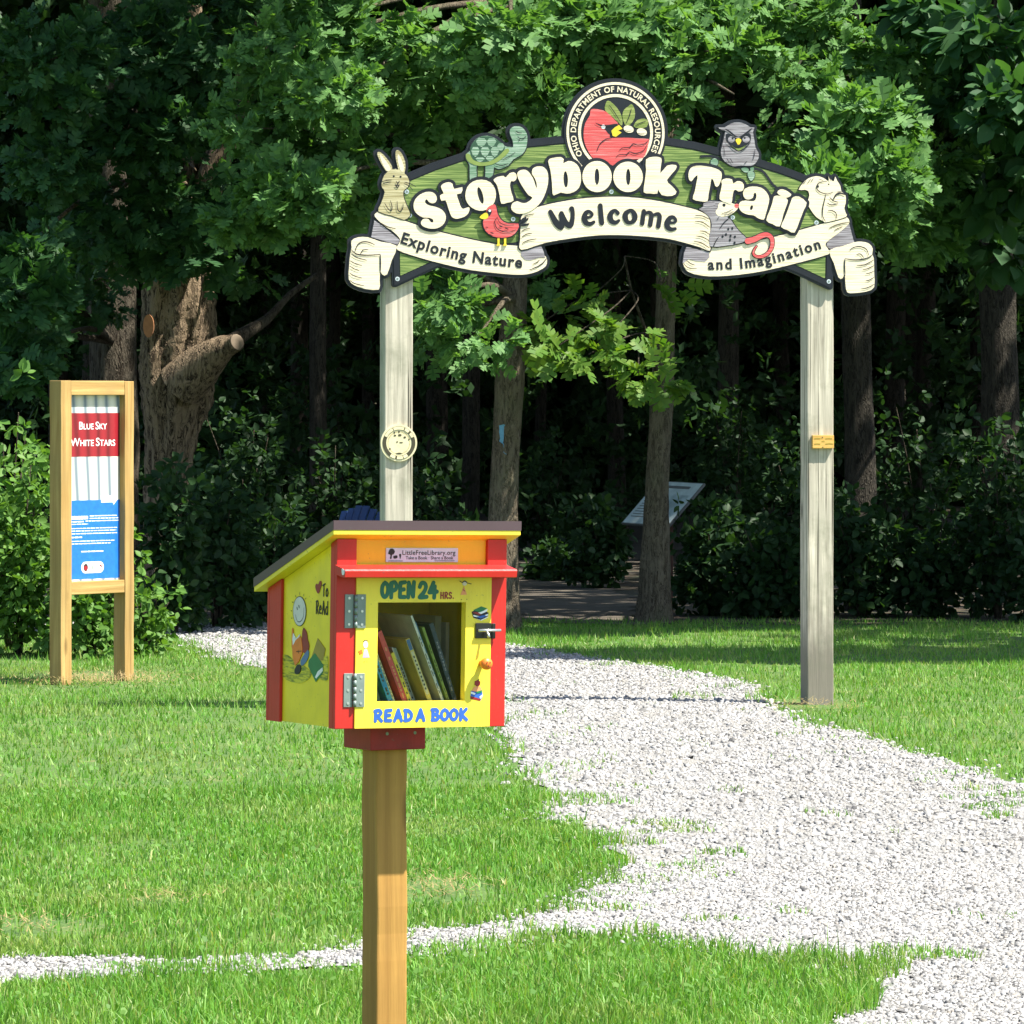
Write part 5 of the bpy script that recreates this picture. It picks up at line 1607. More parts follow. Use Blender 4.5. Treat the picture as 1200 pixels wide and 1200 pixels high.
for p in ([(1040, 665), (1080, 610), (1115, 590), (1120, 610), (1080, 655)], [(1045, 670), (1100, 625), (1140, 600), (1138, 622), (1095, 660)], [(1045, 675), (1100, 660), (1148, 655), (1140, 675), (1090, 685)]):
    mb.plate([ZB(p)], mpa, 0.054, 0.064, M['black'])
mb.build('bird_tail', board)
# owl's twig and leaves
mb = MB()
tw = S(smooth(zz(820, 130, 12, [(0, 645), (120, 640), (230, 660), (300, 700), (480, 790), (600, 790), (760, 815), (860, 850), (930, 930), (1000, 1030), (1080, 1100)]), False, 4))
mb.plate(stroke_loops([(tw, 1.5 * PX)], 0.004), mpa, 0.029, 0.036, M['black'])
mb.build('twig', board)
for L in ([(140, 770), (135, 700), (190, 670), (235, 700), (230, 760), (170, 795)], [(560, 815), (620, 795), (670, 825), (650, 870), (600, 860)], [(655, 870), (700, 840), (750, 880), (745, 940), (700, 990), (660, 930)], [(690, 800), (740, 800), (735, 845), (695, 840)]):
    part('twig_leaf', [smooth(ZI(L), n=2)], 0.029, 0.040, M['jade'], 0.004)
# bolts
for px, py in ((464.5, 327), (969.5, 330), (475.5, 225), (479, 252.5), (600, 257), (715, 225), (857, 255), (955, 261)):
    u, v = S([(px, py)])[0]
    mb = MB()
    mb.plate([ell(u, v, 2.6 * PX, 2.6 * PX, 0, 12)], mpa, 0.03, 0.039, M['bolt'])
    mb.plate([ell(u, v, 1.5 * PX, 1.5 * PX, 0, 10)], mpa, 0.039, 0.041, M['steel'])
    mb.build('bolt', board)
# round medallion on the left post, wooden plaque on the right post
u, v = AR.front(467, 519)
mr = 21.5 * PX
mb = MB()
mb.plate([ell(u, v, mr, mr, 0, 40)], mpa, 0.0, 0.012, M['brass_cream'], True)
med = mb.build('medallion', arch)
mb = MB()
mb.plate([ell(u, v, mr * .90, mr * .90, 0, 40), ell(u, v, mr * .70, mr * .70, 0, 40)], mpa, 0.011, 0.0135, M['olive'])
for k in range(46):
    t = 2 * PI * k / 46
    for rr in (0.60,):
        mb.plate([ell(u + rr * mr * math.cos(t), v + rr * mr * math.sin(t), 0.0022, 0.0022, 0, 5)], mpa, 0.0115, 0.0128, M['ochre'])
for a0, a1, r0, r1 in ((155, 115, .72, .88), (112, 70, .72, .88), (66, 48, .72, .88), (40, 22, .72, .88), (235, 255, .72, .88), (262, 285, .72, .88), (288, 305, .72, .88)):
    t = np.radians(np.linspace(a0, a1, 8))
    L = [(u + r1 * mr * math.cos(x), v + r1 * mr * math.sin(x)) for x in t] + [(u + r0 * mr * math.cos(x), v + r0 * mr * math.sin(x)) for x in t[::-1]]
    mb.plate([L], mpa, 0.0125, 0.0150, M['brass_cream'])
for dx, dy, w, h_ in ((-.25, .55, .05, .05), (0.0, .6, .05, .06), (.05, .42, .10, .06), (-.22, .40, .07, .05), (.32, .30, .07, .06), (.55, .18, .04, .05), (-.5, -.32, .05, .05), (0, -.57, .17, .045), (.12, 0.02, .10, .03), (-.1, 0.05, .04, .05)):
    mb.plate([ell(u + dx * mr, v + dy * mr, w * mr, h_ * mr, 0, 10)], mpa, 0.0115, 0.0132, M['olive'])
mb.build('medallion_relief', med)
a, b_ = AR.front(951, 510), AR.front(976, 525.5)
mb = MB()
mb.box(a[0], b_[0], -0.022, 0.0, b_[1], a[1], M['plaque_wood'])
pl = mb.build('plaque', arch, False, 0.002)
mb = MB()
for px, py in ((962.5, 512.5), (963, 524)):
    q = AR.front(px, py)
    mb.plate([ell(q[0], q[1], 0.003, 0.003, 0, 8)], mpa, 0.0215, 0.024, M['olive'])
for (x0_, x1_, py) in ((953, 960, 514), (966, 974, 514), (961.5, 965, 517.5), (953, 960, 520.5), (966, 975, 520.3)):
    p, q = AR.front(x0_, py), AR.front(x1_, py)
    mb.line([p, ((p[0] + q[0]) / 2, p[1] + 0.002), q], 0.0055, mpa, 0.0228, M['ochre'], False)
mb.build('plaque_marks', pl)

# ------------------------------------------------------------------ the book box on its post
LYAW = math.radians(28)
BW, BD = 0.438, 0.366
_Y = 12.1
_fl = ((394 - 600) * _Y / F, _Y)
LR = Frame(_fl[0] + BW / 2 * math.cos(LYAW) - BD / 2 * math.sin(LYAW), _fl[1] + BW / 2 * math.sin(LYAW) + BD / 2 * math.cos(LYAW), LYAW)
lib = empty('book_box', (LR.x, LR.y, 0), LYAW)
tag(lib, 'yellow and red book exchange box with a sloping brown roof on a wooden post', 'book box')
yf, xs_ = -BD / 2, -BW / 2
def lf(px, py, yl=None):
    return LR.front(px, py, yf if yl is None else yl)
zb = lf(480, 852)[1]                       # bottom of the box
zt = lf(480, 633)[1]                       # top of the front wall
zback = zt - 0.125
def mpf(u, v, h): return (u, yf - h, v)
def mps(u, v, h): return (xs_ - h, u, v)
def LS(pts): return [LR.front(px, py, yf - 0.012) for px, py in pts]
def LSide(pts): return [LR.side(px, py, xs_) for px, py in pts]
LPX = (lf(480, 700)[1] - lf(480, 800)[1]) / 100.0
TR = 0.044                                # trim width
def roofz(y):
    return zt + (zback - zt) * (y - yf) / BD
# post and collar
timber('post', -0.041, 0.041, -0.041, 0.041, -0.1, zb - 0.05, M['new_wood'], lib, 0.004)
mb = MB()
mb.box(-0.074, 0.074, -0.074, 0.074, zb - 0.062, zb - 0.002, M['dark_red'])
col_ = mb.build('collar', lib, False, 0.003)
mb = MB()
for x in (-0.03, 0.045):
    mb.plate([ell(x, zb - 0.022, 0.004, 0.004, 0, 10)], lambda u, v, h: (u, -0.074 - h, v), -0.001, 0.001, M['steel'])
mb.build('screw', col_)
# walls
th = 0.016
mb = MB()
yb = BD / 2
mb.hexa([(xs_ + 0.001, yf + 0.004, zb), (xs_ + th, yf + 0.004, zb), (xs_ + th, yb, zb), (xs_ + 0.001, yb, zb),
         (xs_ + 0.001, yf + 0.004, roofz(yf + .004)), (xs_ + th, yf + 0.004, roofz(yf + .004)), (xs_ + th, yb, roofz(yb)), (xs_ + 0.001, yb, roofz(yb))], M['side_yellow'])
side = mb.build('side_wall', lib)
mb = MB()
x1 = BW / 2
mb.hexa([(x1 - th, yf + 0.004, zb), (x1 - 0.001, yf + 0.004, zb), (x1 - 0.001, yb, zb), (x1 - th, yb, zb),
         (x1 - th, yf + 0.004, roofz(yf + .004)), (x1 - 0.001, yf + 0.004, roofz(yf + .004)), (x1 - 0.001, yb, roofz(yb)), (x1 - th, yb, roofz(yb))], M['side_yellow'])
mb.build('side_wall', lib)
mb = MB()
mb.box(xs_ + th + .0005, x1 - th - .0005, yb - th, yb - 0.0015, zb, zback - 0.002, M['side_yellow'])
mb.build('back_wall', lib)
mb = MB()
mb.box(xs_ + th + .0005, x1 - th - .0005, yf + 0.004, yb - th - .0005, zb + 0.0005, zb + 0.016, M['side_yellow'])
mb.build('floor_board', lib)
zv = lf(480, 664)[1]                       # visor top
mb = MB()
mb.box(xs_ + TR + .0005, x1 - TR - .0005, yf + 0.002, yf + 0.016, zv + 0.0, zt, M['bounce_yellow'])
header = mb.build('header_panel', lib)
# corner trims (L-shaped boards)
def trim(x, sx, front, w_side):
    mb = MB()
    y_, sy = (yf, 1) if front else (yb, -1)
    zt_ = roofz(yf + 0.002) if front else roofz(yb)
    # face board
    a, b2 = sorted((x - sx * 0.008, x + sx * TR))
    c, d = sorted((y_ - sy * 0.008, y_ + sy * 0.004))
    za_ = roofz(c)
    mb.hexa([(a, c, zb - .002), (b2, c, zb - .002), (b2, d, zb - .002), (a, d, zb - .002), (a, c, roofz(c)), (b2, c, roofz(c)), (b2, d, roofz(d)), (a, d, roofz(d))], M['red'])
    a, b2 = sorted((x - sx * 0.0078, x + sx * 0.0005))
    c, d = sorted((y_ + sy * 0.0042, y_ + sy * w_side))
    mb.hexa([(a, c, zb - .002), (b2, c, zb - .002), (b2, d, zb - .002), (a, d, zb - .002), (a, c, roofz(c)), (b2, c, roofz(c)), (b2, d, roofz(d)), (a, d, roofz(d))], M['red'])
    return mb.build('corner_trim', lib, False, 0.0015)
trim(xs_, 1, True, 0.027)
trim(x1, -1, True, 0.040)
trim(xs_, 1, False, 0.068)
trim(x1, -1, False, 0.068)
# sloping roof: wooden deck, fascia, brown metal cover
of_, os_, ob_ = 0.034, 0.031, 0.036
slope = (zback - zt) / BD
def roofslab(x0, x1_, y0, y1_, d0, d1, mat, name, bevel=0.0, parent=lib):
    mb = MB()
    f = lambda y: zt + slope * (y - yf)
    mb.hexa([(x0, y0, f(y0) + d0), (x1_, y0, f(y0) + d0), (x1_, y1_, f(y1_) + d0), (x0, y1_, f(y1_) + d0), (x0, y0, f(y0) + d1), (x1_, y0, f(y0) + d1), (x1_, y1_, f(y1_) + d1), (x0, y1_, f(y1_) + d1)], mat)
    return mb.build(name, parent, False, bevel)
roof = roofslab(xs_ - os_, x1 + os_, yf - of_, yb + ob_, 0.001, 0.030, M['yellow'], 'roof', 0.0015)
roofslab(xs_ - os_ - 0.0003, x1 + os_ + 0.0003, yf - of_ - 0.0003, yb + ob_ + 0.0003, 0.0305, 0.034, M['roof_metal'], 'roof_cover', 0.0, roof)
mb = MB()
f = lambda y: zt + slope * (y - yf)
e0, e1, e2, e3 = xs_ - os_ - 0.0006, x1 + os_ + 0.0006, yf - of_ - 0.0006, yb + ob_ + 0.0006
for (xa, xb_, ya, yb2) in ((e0, e1, e2 - .0008, e2), (e0, e1, e3, e3 + .0008), (e0 - .0008, e0, e2, e3), (e1, e1 + .0008, e2, e3)):
    mb.hexa([(xa, ya, f(ya) + 0.012), (xb_, ya, f(ya) + 0.012), (xb_, yb2, f(yb2) + 0.012), (xa, yb2, f(yb2) + 0.012), (xa, ya, f(ya) + 0.0345), (xb_, ya, f(ya) + 0.0345), (xb_, yb2, f(yb2) + 0.0345), (xa, yb2, f(yb2) + 0.0345)], M['roof_metal'])
mb.build('drip_edge', roof)
# visor over the door
mb = MB()
v0, v1 = lf(480, 674.5)[1], zv
xa, xb_ = xs_ - 0.014, x1 + 0.006
prof = [(yf - 0.009, v1 + 0.004), (yf - 0.062, v1 - 0.005), (yf - 0.066, v1 - 0.009), (yf - 0.064, v0 - 0.002), (yf - 0.058, v0 - 0.004), (yf - 0.009, v0 + 0.004)]
n = len(prof)
mb.add([(xa, y, z) for y, z in prof] + [(xb_, y, z) for y, z in prof], [(i, n + i, n + (i + 1) % n, (i + 1) % n) for i in range(n)] + [tuple(range(n)), tuple(range(2 * n - 1, n - 1, -1))], M['red'])
vis = mb.build('visor', lib)
mb = MB()
mb.plate([smooth([(yf - 0.062, v1 - 0.008), (yf - 0.048, v1 - 0.004), (yf - 0.05, v1 - 0.018), (yf - 0.06, v0 + 0.004)], n=3)], lambda u, v, h: (xa - h, u, v), 0.0004, 0.001, M['white'])
mb.build('bare_corner', vis)
# door with its window opening
dx0, dx1 = lf(412.5, 760)[0] + 0.001, lf(571.5, 760)[0] - 0.001
dz0, dz1 = zb - 0.001, v0 - 0.004
wx0, wx1 = lf(441, 760, yf - .012)[0], lf(544, 760, yf - .012)[0]
wz0, wz1 = lf(490, 822, yf - .012)[1], lf(490, 706, yf - .012)[1]
mb = MB()
loops = [[(dx0, dz0), (dx1, dz0), (dx1, dz1), (dx0, dz1)], [(wx0, wz0), (wx0, wz1), (wx1, wz1), (wx1, wz0)]]
mb.plate(loops, mpf, -0.010, 0.012, M['yellow'], True)
door = mb.build('door', lib)
mb = MB()
mb.box(wx0 - .004, wx1 + .004, yf + 0.0105, yf + 0.0125, wz0 - .004, wz1 + .004, M['sheet'])
mb.build('window_pane', door)
# lettering on the door
def mpd(u, v, h): return (u, yf - 0.012 - h, v)
mb = MB()
a, b2 = LS([(443, 701)])[0], LS([(512, 682)])[0]
w_ = (b2[0] - a[0])
brush_word(mb, 'OPEN', a[0] + 0.004, a[1], w_ * 0.56, b2[1] - a[1], 0.0050, mpd, 0.0, 0.0008, M['green_ink'], 0.25, 0.0012, ('door_letter', door))
brush_word(mb, '24', a[0] + w_ * 0.66, a[1] - 0.001, w_ * 0.31, b2[1] - a[1], 0.0050, mpd, 0.0, 0.0008, M['green_ink'], 0.22, 0.0012, ('door_letter', door))
mb = MB()
a, b2 = LS([(514, 701)])[0], LS([(530, 693.5)])[0]
brush_word(mb, 'HRS.', a[0], a[1], b2[0] - a[0], b2[1] - a[1], 0.0016, mpd, 0.0, 0.0008, M['red_ink'], 0.3, 0.0007)
mb.build('hours_lettering', door)
mb = MB()
a, b2 = LS([(437, 846)])[0], LS([(547, 830)])[0]
w_, h_ = b2[0] - a[0], b2[1] - a[1]
brush_word(mb, 'READ', a[0] + .003, a[1], w_ * 0.40, h_, 0.0042, mpd, 0.0, 0.0008, M['blue_ink'], 0.3, 0.0012, ('door_letter', door))
brush_word(mb, 'A', a[0] + w_ * 0.46, a[1], w_ * 0.085, h_, 0.0042, mpd, 0.0, 0.0008, M['blue_ink'], 0.14, 0.0012, ('door_letter', door))
brush_word(mb, 'BOOK', a[0] + w_ * 0.62, a[1], w_ * 0.38, h_, 0.0042, mpd, 0.0, 0.0008, M['blue_ink'], 0.25, 0.0012, ('door_letter', door))
# little painted figures and book piles
def D4(pts): return LS(zz(530, 670, 7.5, pts))
mb = MB()
mb.plate([D4([(85, 120), (112, 195), (55, 198)])], mpd, 0, 0.0007, M['peach'])
c = D4([(90, 98)])[0]
mb.plate([ell(c[0], c[1], 0.006, 0.005, 0, 14)], mpd, 0, 0.0008, M['face'])
mb.line(smooth(D4([(70, 90), (90, 75), (112, 90)]), False, 3), 0.003, mpd, 0.0012, M['ink'])
for p in ([(45, 75), (72, 92)], [(110, 92), (150, 100)], [(62, 235), (66, 242)], [(108, 233), (114, 238)], [(75, 150), (95, 165)]):
    mb.line(D4(p), 0.0022, mpd, 0.0010, M['red_ink'] if p[0][1] == 150 else M['ink'])
mb.build('painted_girl', door)
mb = MB()
for k, (pts, m2) in enumerate((([(155, 345), (225, 310), (305, 350), (300, 380), (240, 420), (170, 395)], M['ink']), ([(168, 330), (240, 295), (292, 312), (232, 348)], M['leaf_green']), ([(190, 355), (235, 345), (295, 318), (290, 338), (235, 365)], M['white']),
                               ([(160, 352), (200, 345), (240, 365), (225, 375)], M['red_ink']), ([(170, 372), (235, 385), (300, 360), (298, 375), (240, 400), (172, 385)], M['white']), ([(195, 388), (270, 372), (285, 380), (235, 402)], M['blue_ink']), ([(175, 400), (235, 415), (300, 384), (298, 392), (240, 420)], M['white']))):
    mb.plate([D4(pts)], mpd, 0, 0.0004 + 0.0002 * k, m2)
mb.build('painted_book_pile', door)
mb = MB()
for k, (pts, m2) in enumerate((([(155, 1105), (160, 1040), (255, 1030), (265, 1080), (245, 1125)], M['blue_ink']), ([(155, 1110), (155, 1085), (215, 1100), (250, 1110), (240, 1126)], M['red_ink']), ([(160, 1045), (200, 1060), (190, 1075), (158, 1062)], M['white']), ([(235, 1090), (262, 1068), (262, 1082), (240, 1108)], M['white']),
                               ([(165, 1040), (190, 1000), (240, 1000), (255, 1030), (205, 1045)], M['peach']), ([(205, 1045), (255, 1030), (252, 1050), (210, 1062)], M['leaf_green']), ([(190, 985), (192, 955), (212, 945), (240, 955), (238, 985), (215, 1000)], M['red_ink']), ([(212, 948), (228, 936), (232, 941), (216, 952)], M['ink']))):
    mb.plate([D4(pts)], mpd, 0, 0.0004 + 0.0002 * k, m2)
mb.build('painted_book_pile', door)
def D3(pts): return LS(zz(390, 600, 4.1379, pts))
mb = MB()
mb.plate([D3([(146, 672), (160, 670), (173, 710), (140, 712)])], mpd, 0, 0.0006, M['lilac'])
c = D3([(153, 648)])[0]
mb.plate([ell(c[0], c[1], 0.0065, 0.009, 0, 14)], mpd, 0, 0.0008, M['face'])
mb.line(smooth(D3([(138, 634), (153, 626), (168, 634)]), False, 3), 0.002, mpd, 0.0012, M['ink'])
mb.plate([D3([(118, 680), (135, 670), (140, 690), (125, 696)])], mpd, 0, 0.001, M['orange_ink'])
for p in ([(146, 727), (150, 733)], [(160, 727), (164, 728)]):
    mb.line(D3(p), 0.002, mpd, 0.0010, M['ochre'])
mb.build('painted_girl', door)
# round wooden knob, slide latch, two hinges
c = LS([(563, 776)])[0]
mb = MB()
pth = [(c[0], yf - 0.012 - d, c[1]) for d in (-0.002, 0.014, 0.018, 0.024, 0.031, 0.036, 0.038)]
mb.tube(pth, [0.007, 0.007, 0.0125, 0.0148, 0.0145, 0.010, 0.002], M['orange_ink'], 18)
kn = mb.build('knob', door, True)
mb = MB()
for dx, dz in ((-0.004, 0.003), (0.004, 0.003), (0, -0.005)):
    mb.plate([ell(c[0] + dx, c[1] + dz, 0.0015, 0.0018, 0, 8)], lambda u, v, h: (u, yf - 0.012 - h, v), 0.0372, 0.0386, M['red_ink'])
mb.build('knob_marks', kn)
lx0, lz0 = LS([(555, 747)])[0]
lx1, lz1 = LS([(580, 728.5)])[0]
lxm = lf(572, 740)[0]
mb = MB()
mb.box(lx0, dx1 - 0.0006, yf - 0.0165, yf - 0.0122, lz0, lz1, M['black_metal'])
latch = mb.build('latch', lib, False, 0.0015)
mb = MB()
mb.box(dx1 + 0.0012, lx1 - 0.004, yf - 0.0165, yf - 0.0082, lz0 - 0.001, lz1 - 0.001, M['black_metal'])
mb.build('latch_keeper', latch, False, 0.0015)
zm = (lz0 + lz1) / 2 + 0.001
mb = MB()
mb.tube([(lx0 + 0.004, yf - 0.023, zm), (lx1 + 0.006, yf - 0.023, zm)], [0.0034, 0.0034], M['chrome'], 10)
mb.tube([((lx0 + lx1) / 2 - .004, yf - 0.023, zm), ((lx0 + lx1) / 2 - .002, yf - 0.031, zm - 0.010), ((lx0 + lx1) / 2 - .002, yf - 0.033, zm - 0.016)], [0.003, 0.003, 0.0036], M['chrome'], 8)
mb.build('latch_bolt', latch, True)
for cy in (717.5, 810):
    zc = lf(412, cy)[1]
    ux = (lf(412, cy)[0])
    mb = MB()
    mb.box(ux - 0.027, ux - 0.0036, yf - 0.0105, yf - 0.0082, zc - 0.040, zc + 0.040, M['steel'])
    mb.box(ux + 0.0036, ux + 0.026, yf - 0.0148, yf - 0.0122, zc - 0.040, zc + 0.040, M['steel'])
    hg = mb.build('hinge', lib, False, 0.0006)
    for k in range(5):
        mb = MB()
        mb.tube([(ux, yf - 0.0145, zc - 0.040 + k * 0.016 + 0.0004), (ux, yf - 0.0145, zc - 0.040 + k * 0.016 + 0.0154)], [0.0042, 0.0042], M['steel'], 10)
        mb.build('hinge_knuckle', hg, True)
    for dx, yy in ((-0.016, 0.0105), (0.016, 0.0148)):
        for dz in (-0.031, 0.0, 0.031):
            mb = MB()
            mb.plate([ell(ux + dx, zc + dz, 0.0032, 0.0032, 0, 10)], lambda u, v, h: (u, yf - yy - h, v), -0.0004, 0.0012, M['chrome'])
            mb.build('screw', hg)
# name plate
def HP(pts): return [LR.front(px, py, yf + 0.002) for px, py in pts]
def mph(u, v, h): return (u, yf + 0.002 - h, v)
mb = MB()
p0, p1 = HP([(449, 659.5)])[0], HP([(533.5, 641.5)])[0]
mb.box(p0[0], p1[0], yf - 0.0005, yf + 0.0022, p0[1], p1[1], plain('plate_grey', (0.56, 0.62, 0.74), 0.35))
plate_ = mb.build('name_plate', header, False, 0.001)
def mpl(u, v, h): return (u, yf - 0.0005 - h, v)
W_, H_ = p1[0] - p0[0], p1[1] - p0[1]
mb = MB()
text_path(mb, 'LittleFreeLibrary.org', [(p0[0] + W_ * .22, p0[1] + H_ * .52), (p0[0] + W_ * .96, p0[1] + H_ * .52)], H_ * .46, mpl, 0.0006, M['ink'], 0.012)
text_path(mb, 'Take a Book · Share a Book', [(p0[0] + W_ * .27, p0[1] + H_ * .20), (p0[0] + W_ * .93, p0[1] + H_ * .20)], H_ * .33, mpl, 0.0006, M['ink'], 0.010)
mb.line([(p0[0] + W_ * .67, p0[1] + H_ * .1), (p0[0] + W_ * .95, p0[1] + H_ * .1)], 0.0012, mpl, 0.0007, M['ink'], False)
mb.line([(p0[0] + W_ * .03, p0[1] + H_ * .09), (p0[0] + W_ * .23, p0[1] + H_ * .09)], 0.0012, mpl, 0.0007, M['ink'], False)
mb.plate([smooth([(p0[0] + W_ * x, p0[1] + H_ * y) for x, y in ((.03, .6), (.05, .9), (.09, .95), (.12, .75), (.10, .55), (.08, .5), (.075, .25), (.055, .25), (.06, .5))], n=3)], mpl, 0, 0.0007, M['ink'])
mb.plate([smooth([(p0[0] + W_ * x, p0[1] + H_ * y) for x, y in ((.10, .42), (.15, .48), (.155, .3), (.11, .25))], n=2)], mpl, 0, 0.0007, M['ink'])
mb.plate([smooth([(p0[0] + W_ * x, p0[1] + H_ * y) for x, y in ((.18, .55), (.205, .58), (.205, .4), (.195, .22), (.185, .4))], n=2)], mpl, 0, 0.0007, M['ink'])
mb.build('plate_lettering', plate_)
# painting on the left side: reader with a smiling face, words and books
def SP(pts): return LSide(zz(320, 640, 6.6625, pts))
def SQ(pts): return [(p[0], p[1]) for p in SP(pts)]
mb = MB()
m_, nt, bb = nmat('brushed_grass')
vv = coords(nt, (1, 1, 7))
nn = tex_noise(nt, vv, 30, 4)
nt.links.new(ramp(nt, nn, [(0.38, (0.13, 0.17, 0.012)), (0.56, (0.62, 0.54, 0.02))]), bb.inputs['Base Color'])
bb.inputs['Roughness'].default_value = 0.45
mb.plate([smooth(SQ([(55, 870), (110, 865), (150, 900), (240, 950), (290, 1000), (270, 1050), (200, 1082), (110, 1060), (60, 1000)]), n=3)], mps, 0, 0.0003, m_)
mb.plate([smooth(SQ([(360, 900), (405, 870), (420, 890), (420, 1050), (385, 1060), (350, 1040), (385, 1000)]), n=3)], mps, 0, 0.0003, m_)
mb.build('painted_grass', side)
mb = MB()
c0, c1 = SQ([(195, 520)])[0], SQ([(245, 640)])[0]
mb.plate([ell(c0[0], c0[1], abs(c1[0] - c0[0]) * 1.04, abs(c1[1] - c0[1]) * 1.02, 0, 30)], mps, 0, 0.0005, M['ink'])
mb.plate([ell(c0[0], c0[1], abs(c1[0] - c0[0]) * .97, abs(c1[1] - c0[1]) * .97, 0, 30)], mps, 0, 0.0008, M['face'])
for k, (p, w) in enumerate((([(165, 545), (180, 595), (205, 600), (228, 560), (230, 490)], .0018), ([(176, 485), (181, 510)], .0035), ([(190, 470), (196, 495)], .0035), ([(135, 575), (142, 572)], .002), ([(130, 515), (140, 518)], .002), ([(138, 445), (150, 455)], .002), ([(163, 395), (170, 412)], .002), ([(195, 368), (197, 395)], .002), ([(230, 385), (225, 405)], .002), ([(248, 415), (240, 428)], .002), ([(225, 640), (235, 665)], .002))):
    mb.line(smooth(SQ(p), False, 3), w, mps, 0.0012 + k * .00003, M['ink'])
for k, (p, m2) in enumerate((([(222, 665), (235, 652), (255, 690), (262, 740), (275, 790), (262, 840), (225, 840), (218, 730)], M['red_ink']), ([(210, 905), (265, 820), (272, 870), (250, 920), (220, 945)], M['denim']), ([(140, 660), (150, 670), (150, 790), (140, 800)], M['orange_ink']), ([(150, 690), (172, 735), (200, 700), (195, 730), (150, 785)], M['white']),
                             ([(145, 800), (205, 715), (222, 780), (222, 850), (170, 945)], M['orange_ink']), ([(168, 975), (190, 935), (212, 945), (212, 990), (190, 1012), (170, 1005)], M['ink']))):
    mb.plate([smooth(SQ(p), n=2)], mps, 0, 0.0009 + 0.00025 * k, m2)
mb.line(SQ([(180, 835), (222, 830)]), .002, mps, 0.0027, M['ink'])
mb.line(SQ([(195, 820), (200, 850)]), .002, mps, 0.0028, M['ink'])
mb.build('painted_reader', side)
mb = MB()
for k, (p, m2) in enumerate((([(340, 730), (400, 815), (385, 905), (290, 890)], M['ochre']), ([(320, 845), (388, 940), (385, 1000), (330, 1072), (270, 950), (272, 905)], M['leaf_green']), ([(325, 1035), (345, 990), (382, 958), (385, 985), (335, 1045)], M['white']))):
    mb.plate([SQ(p)], mps, 0, 0.0006 + 0.0003 * k, m2)
mb.build('painted_books', side)
mb = MB()
mb.plate([smooth(SQ([(338, 310), (350, 283), (362, 290), (360, 325), (340, 382), (320, 350), (316, 320), (325, 305)]), n=3)], mps, 0, 0.0007, M['red_ink'])
a, b2 = SQ([(372, 395)])[0], SQ([(418, 310)])[0]
def mps_r(u, v, h): return (xs_ - h, u, v)
# on this side the words run towards the front edge, so their baseline runs towards -y
def word_side(word, pa, pb, r):
    (ya, za_), (yb_, zb_) = SQ([pa])[0], SQ([pb])[0]
    mpw = lambda u, v, h: (xs_ - h, -u, v)
    brush_word(mb, word, -ya, za_, ya - yb_, zb_ - za_, r, mpw, 0.0, 0.0007, M['ink'], 0.25, 0.0009)
word_side('To', (372, 400), (416, 308), 0.0017)
word_side('ReAd', (322, 538), (415, 445), 0.0017)
mb.build('painted_words', side)

# books standing behind the window, leaning left
def bookmat(name, col):
    return plain('book_' + name, tuple(min(0.8, c * 1.5) for c in col), 0.4)
BOOKS = [  # (bottom x in the window zoom, thickness, height m, lean deg, set back m, spine colour, label)
 (150, 26, 0.205, 23, 0.004, (0.20, 0.17, 0.02), 'olive paperback at the far left of the book window'),
 (240, 60, 0.215, 23, 0.012, (0.012, 0.05, 0.035), 'dark green hardback second from the left in the window'),
 (348, 50, 0.225, 23, 0.003, (0.02, 0.20, 0.34), 'bright blue spined book near the left of the window'),
 (398, 18, 0.235, 23, 0.009, (0.58, 0.48, 0.25), 'thin cream spined book between the blue and red ones'),
 (425, 22, 0.200, 23, 0.030, (0.16, 0.10, 0.04), 'brown picture book set back behind the red spine'),
 (490, 52, 0.232, 23, 0.002, (0.46, 0.05, 0.045), 'tall red spined book leaning in the window'),
 (548, 36, 0.175, 23, 0.006, (0.56, 0.42, 0.03), 'yellow spined book right of the red one'),
 (592, 16, 0.190, 23, 0.018, (0.28, 0.26, 0.22), 'thin grey spined book right of the yellow one'),
 (655, 40, 0.185, 23, 0.045, (0.22, 0.26, 0.24), 'grey green picture book set back in the middle'),
 (742, 46, 0.212, 23, 0.002, (0.50, 0.38, 0.07), 'mustard book with a pale titled spine in the middle'),
 (800, 30, 0.205, 23, 0.032, (0.32, 0.22, 0.06), 'tan book with a red spot set back in the middle'),
 (872, 22, 0.275, 23, 0.004, (0.50, 0.49, 0.40), 'tallest book in the window with a pale spine'),
 (900, 18, 0.258, 23, 0.012, (0.05, 0.13, 0.20), 'thin steel blue book leaning on the tallest one'),
 (930, 26, 0.242, 22, 0.005, (0.16, 0.22, 0.03), 'lime green spined book right of the tallest one'),
 (985, 44, 0.248, 20, 0.002, (0.012, 0.025, 0.04), 'navy hardback with a dotted spine at the right'),
]
zfl = zb + 0.0165
us = [None]
WZ = lambda x: LR.front(425 + x / 8.57, 825, yf + 0.02)[0]
pxw = 1 / 8.57
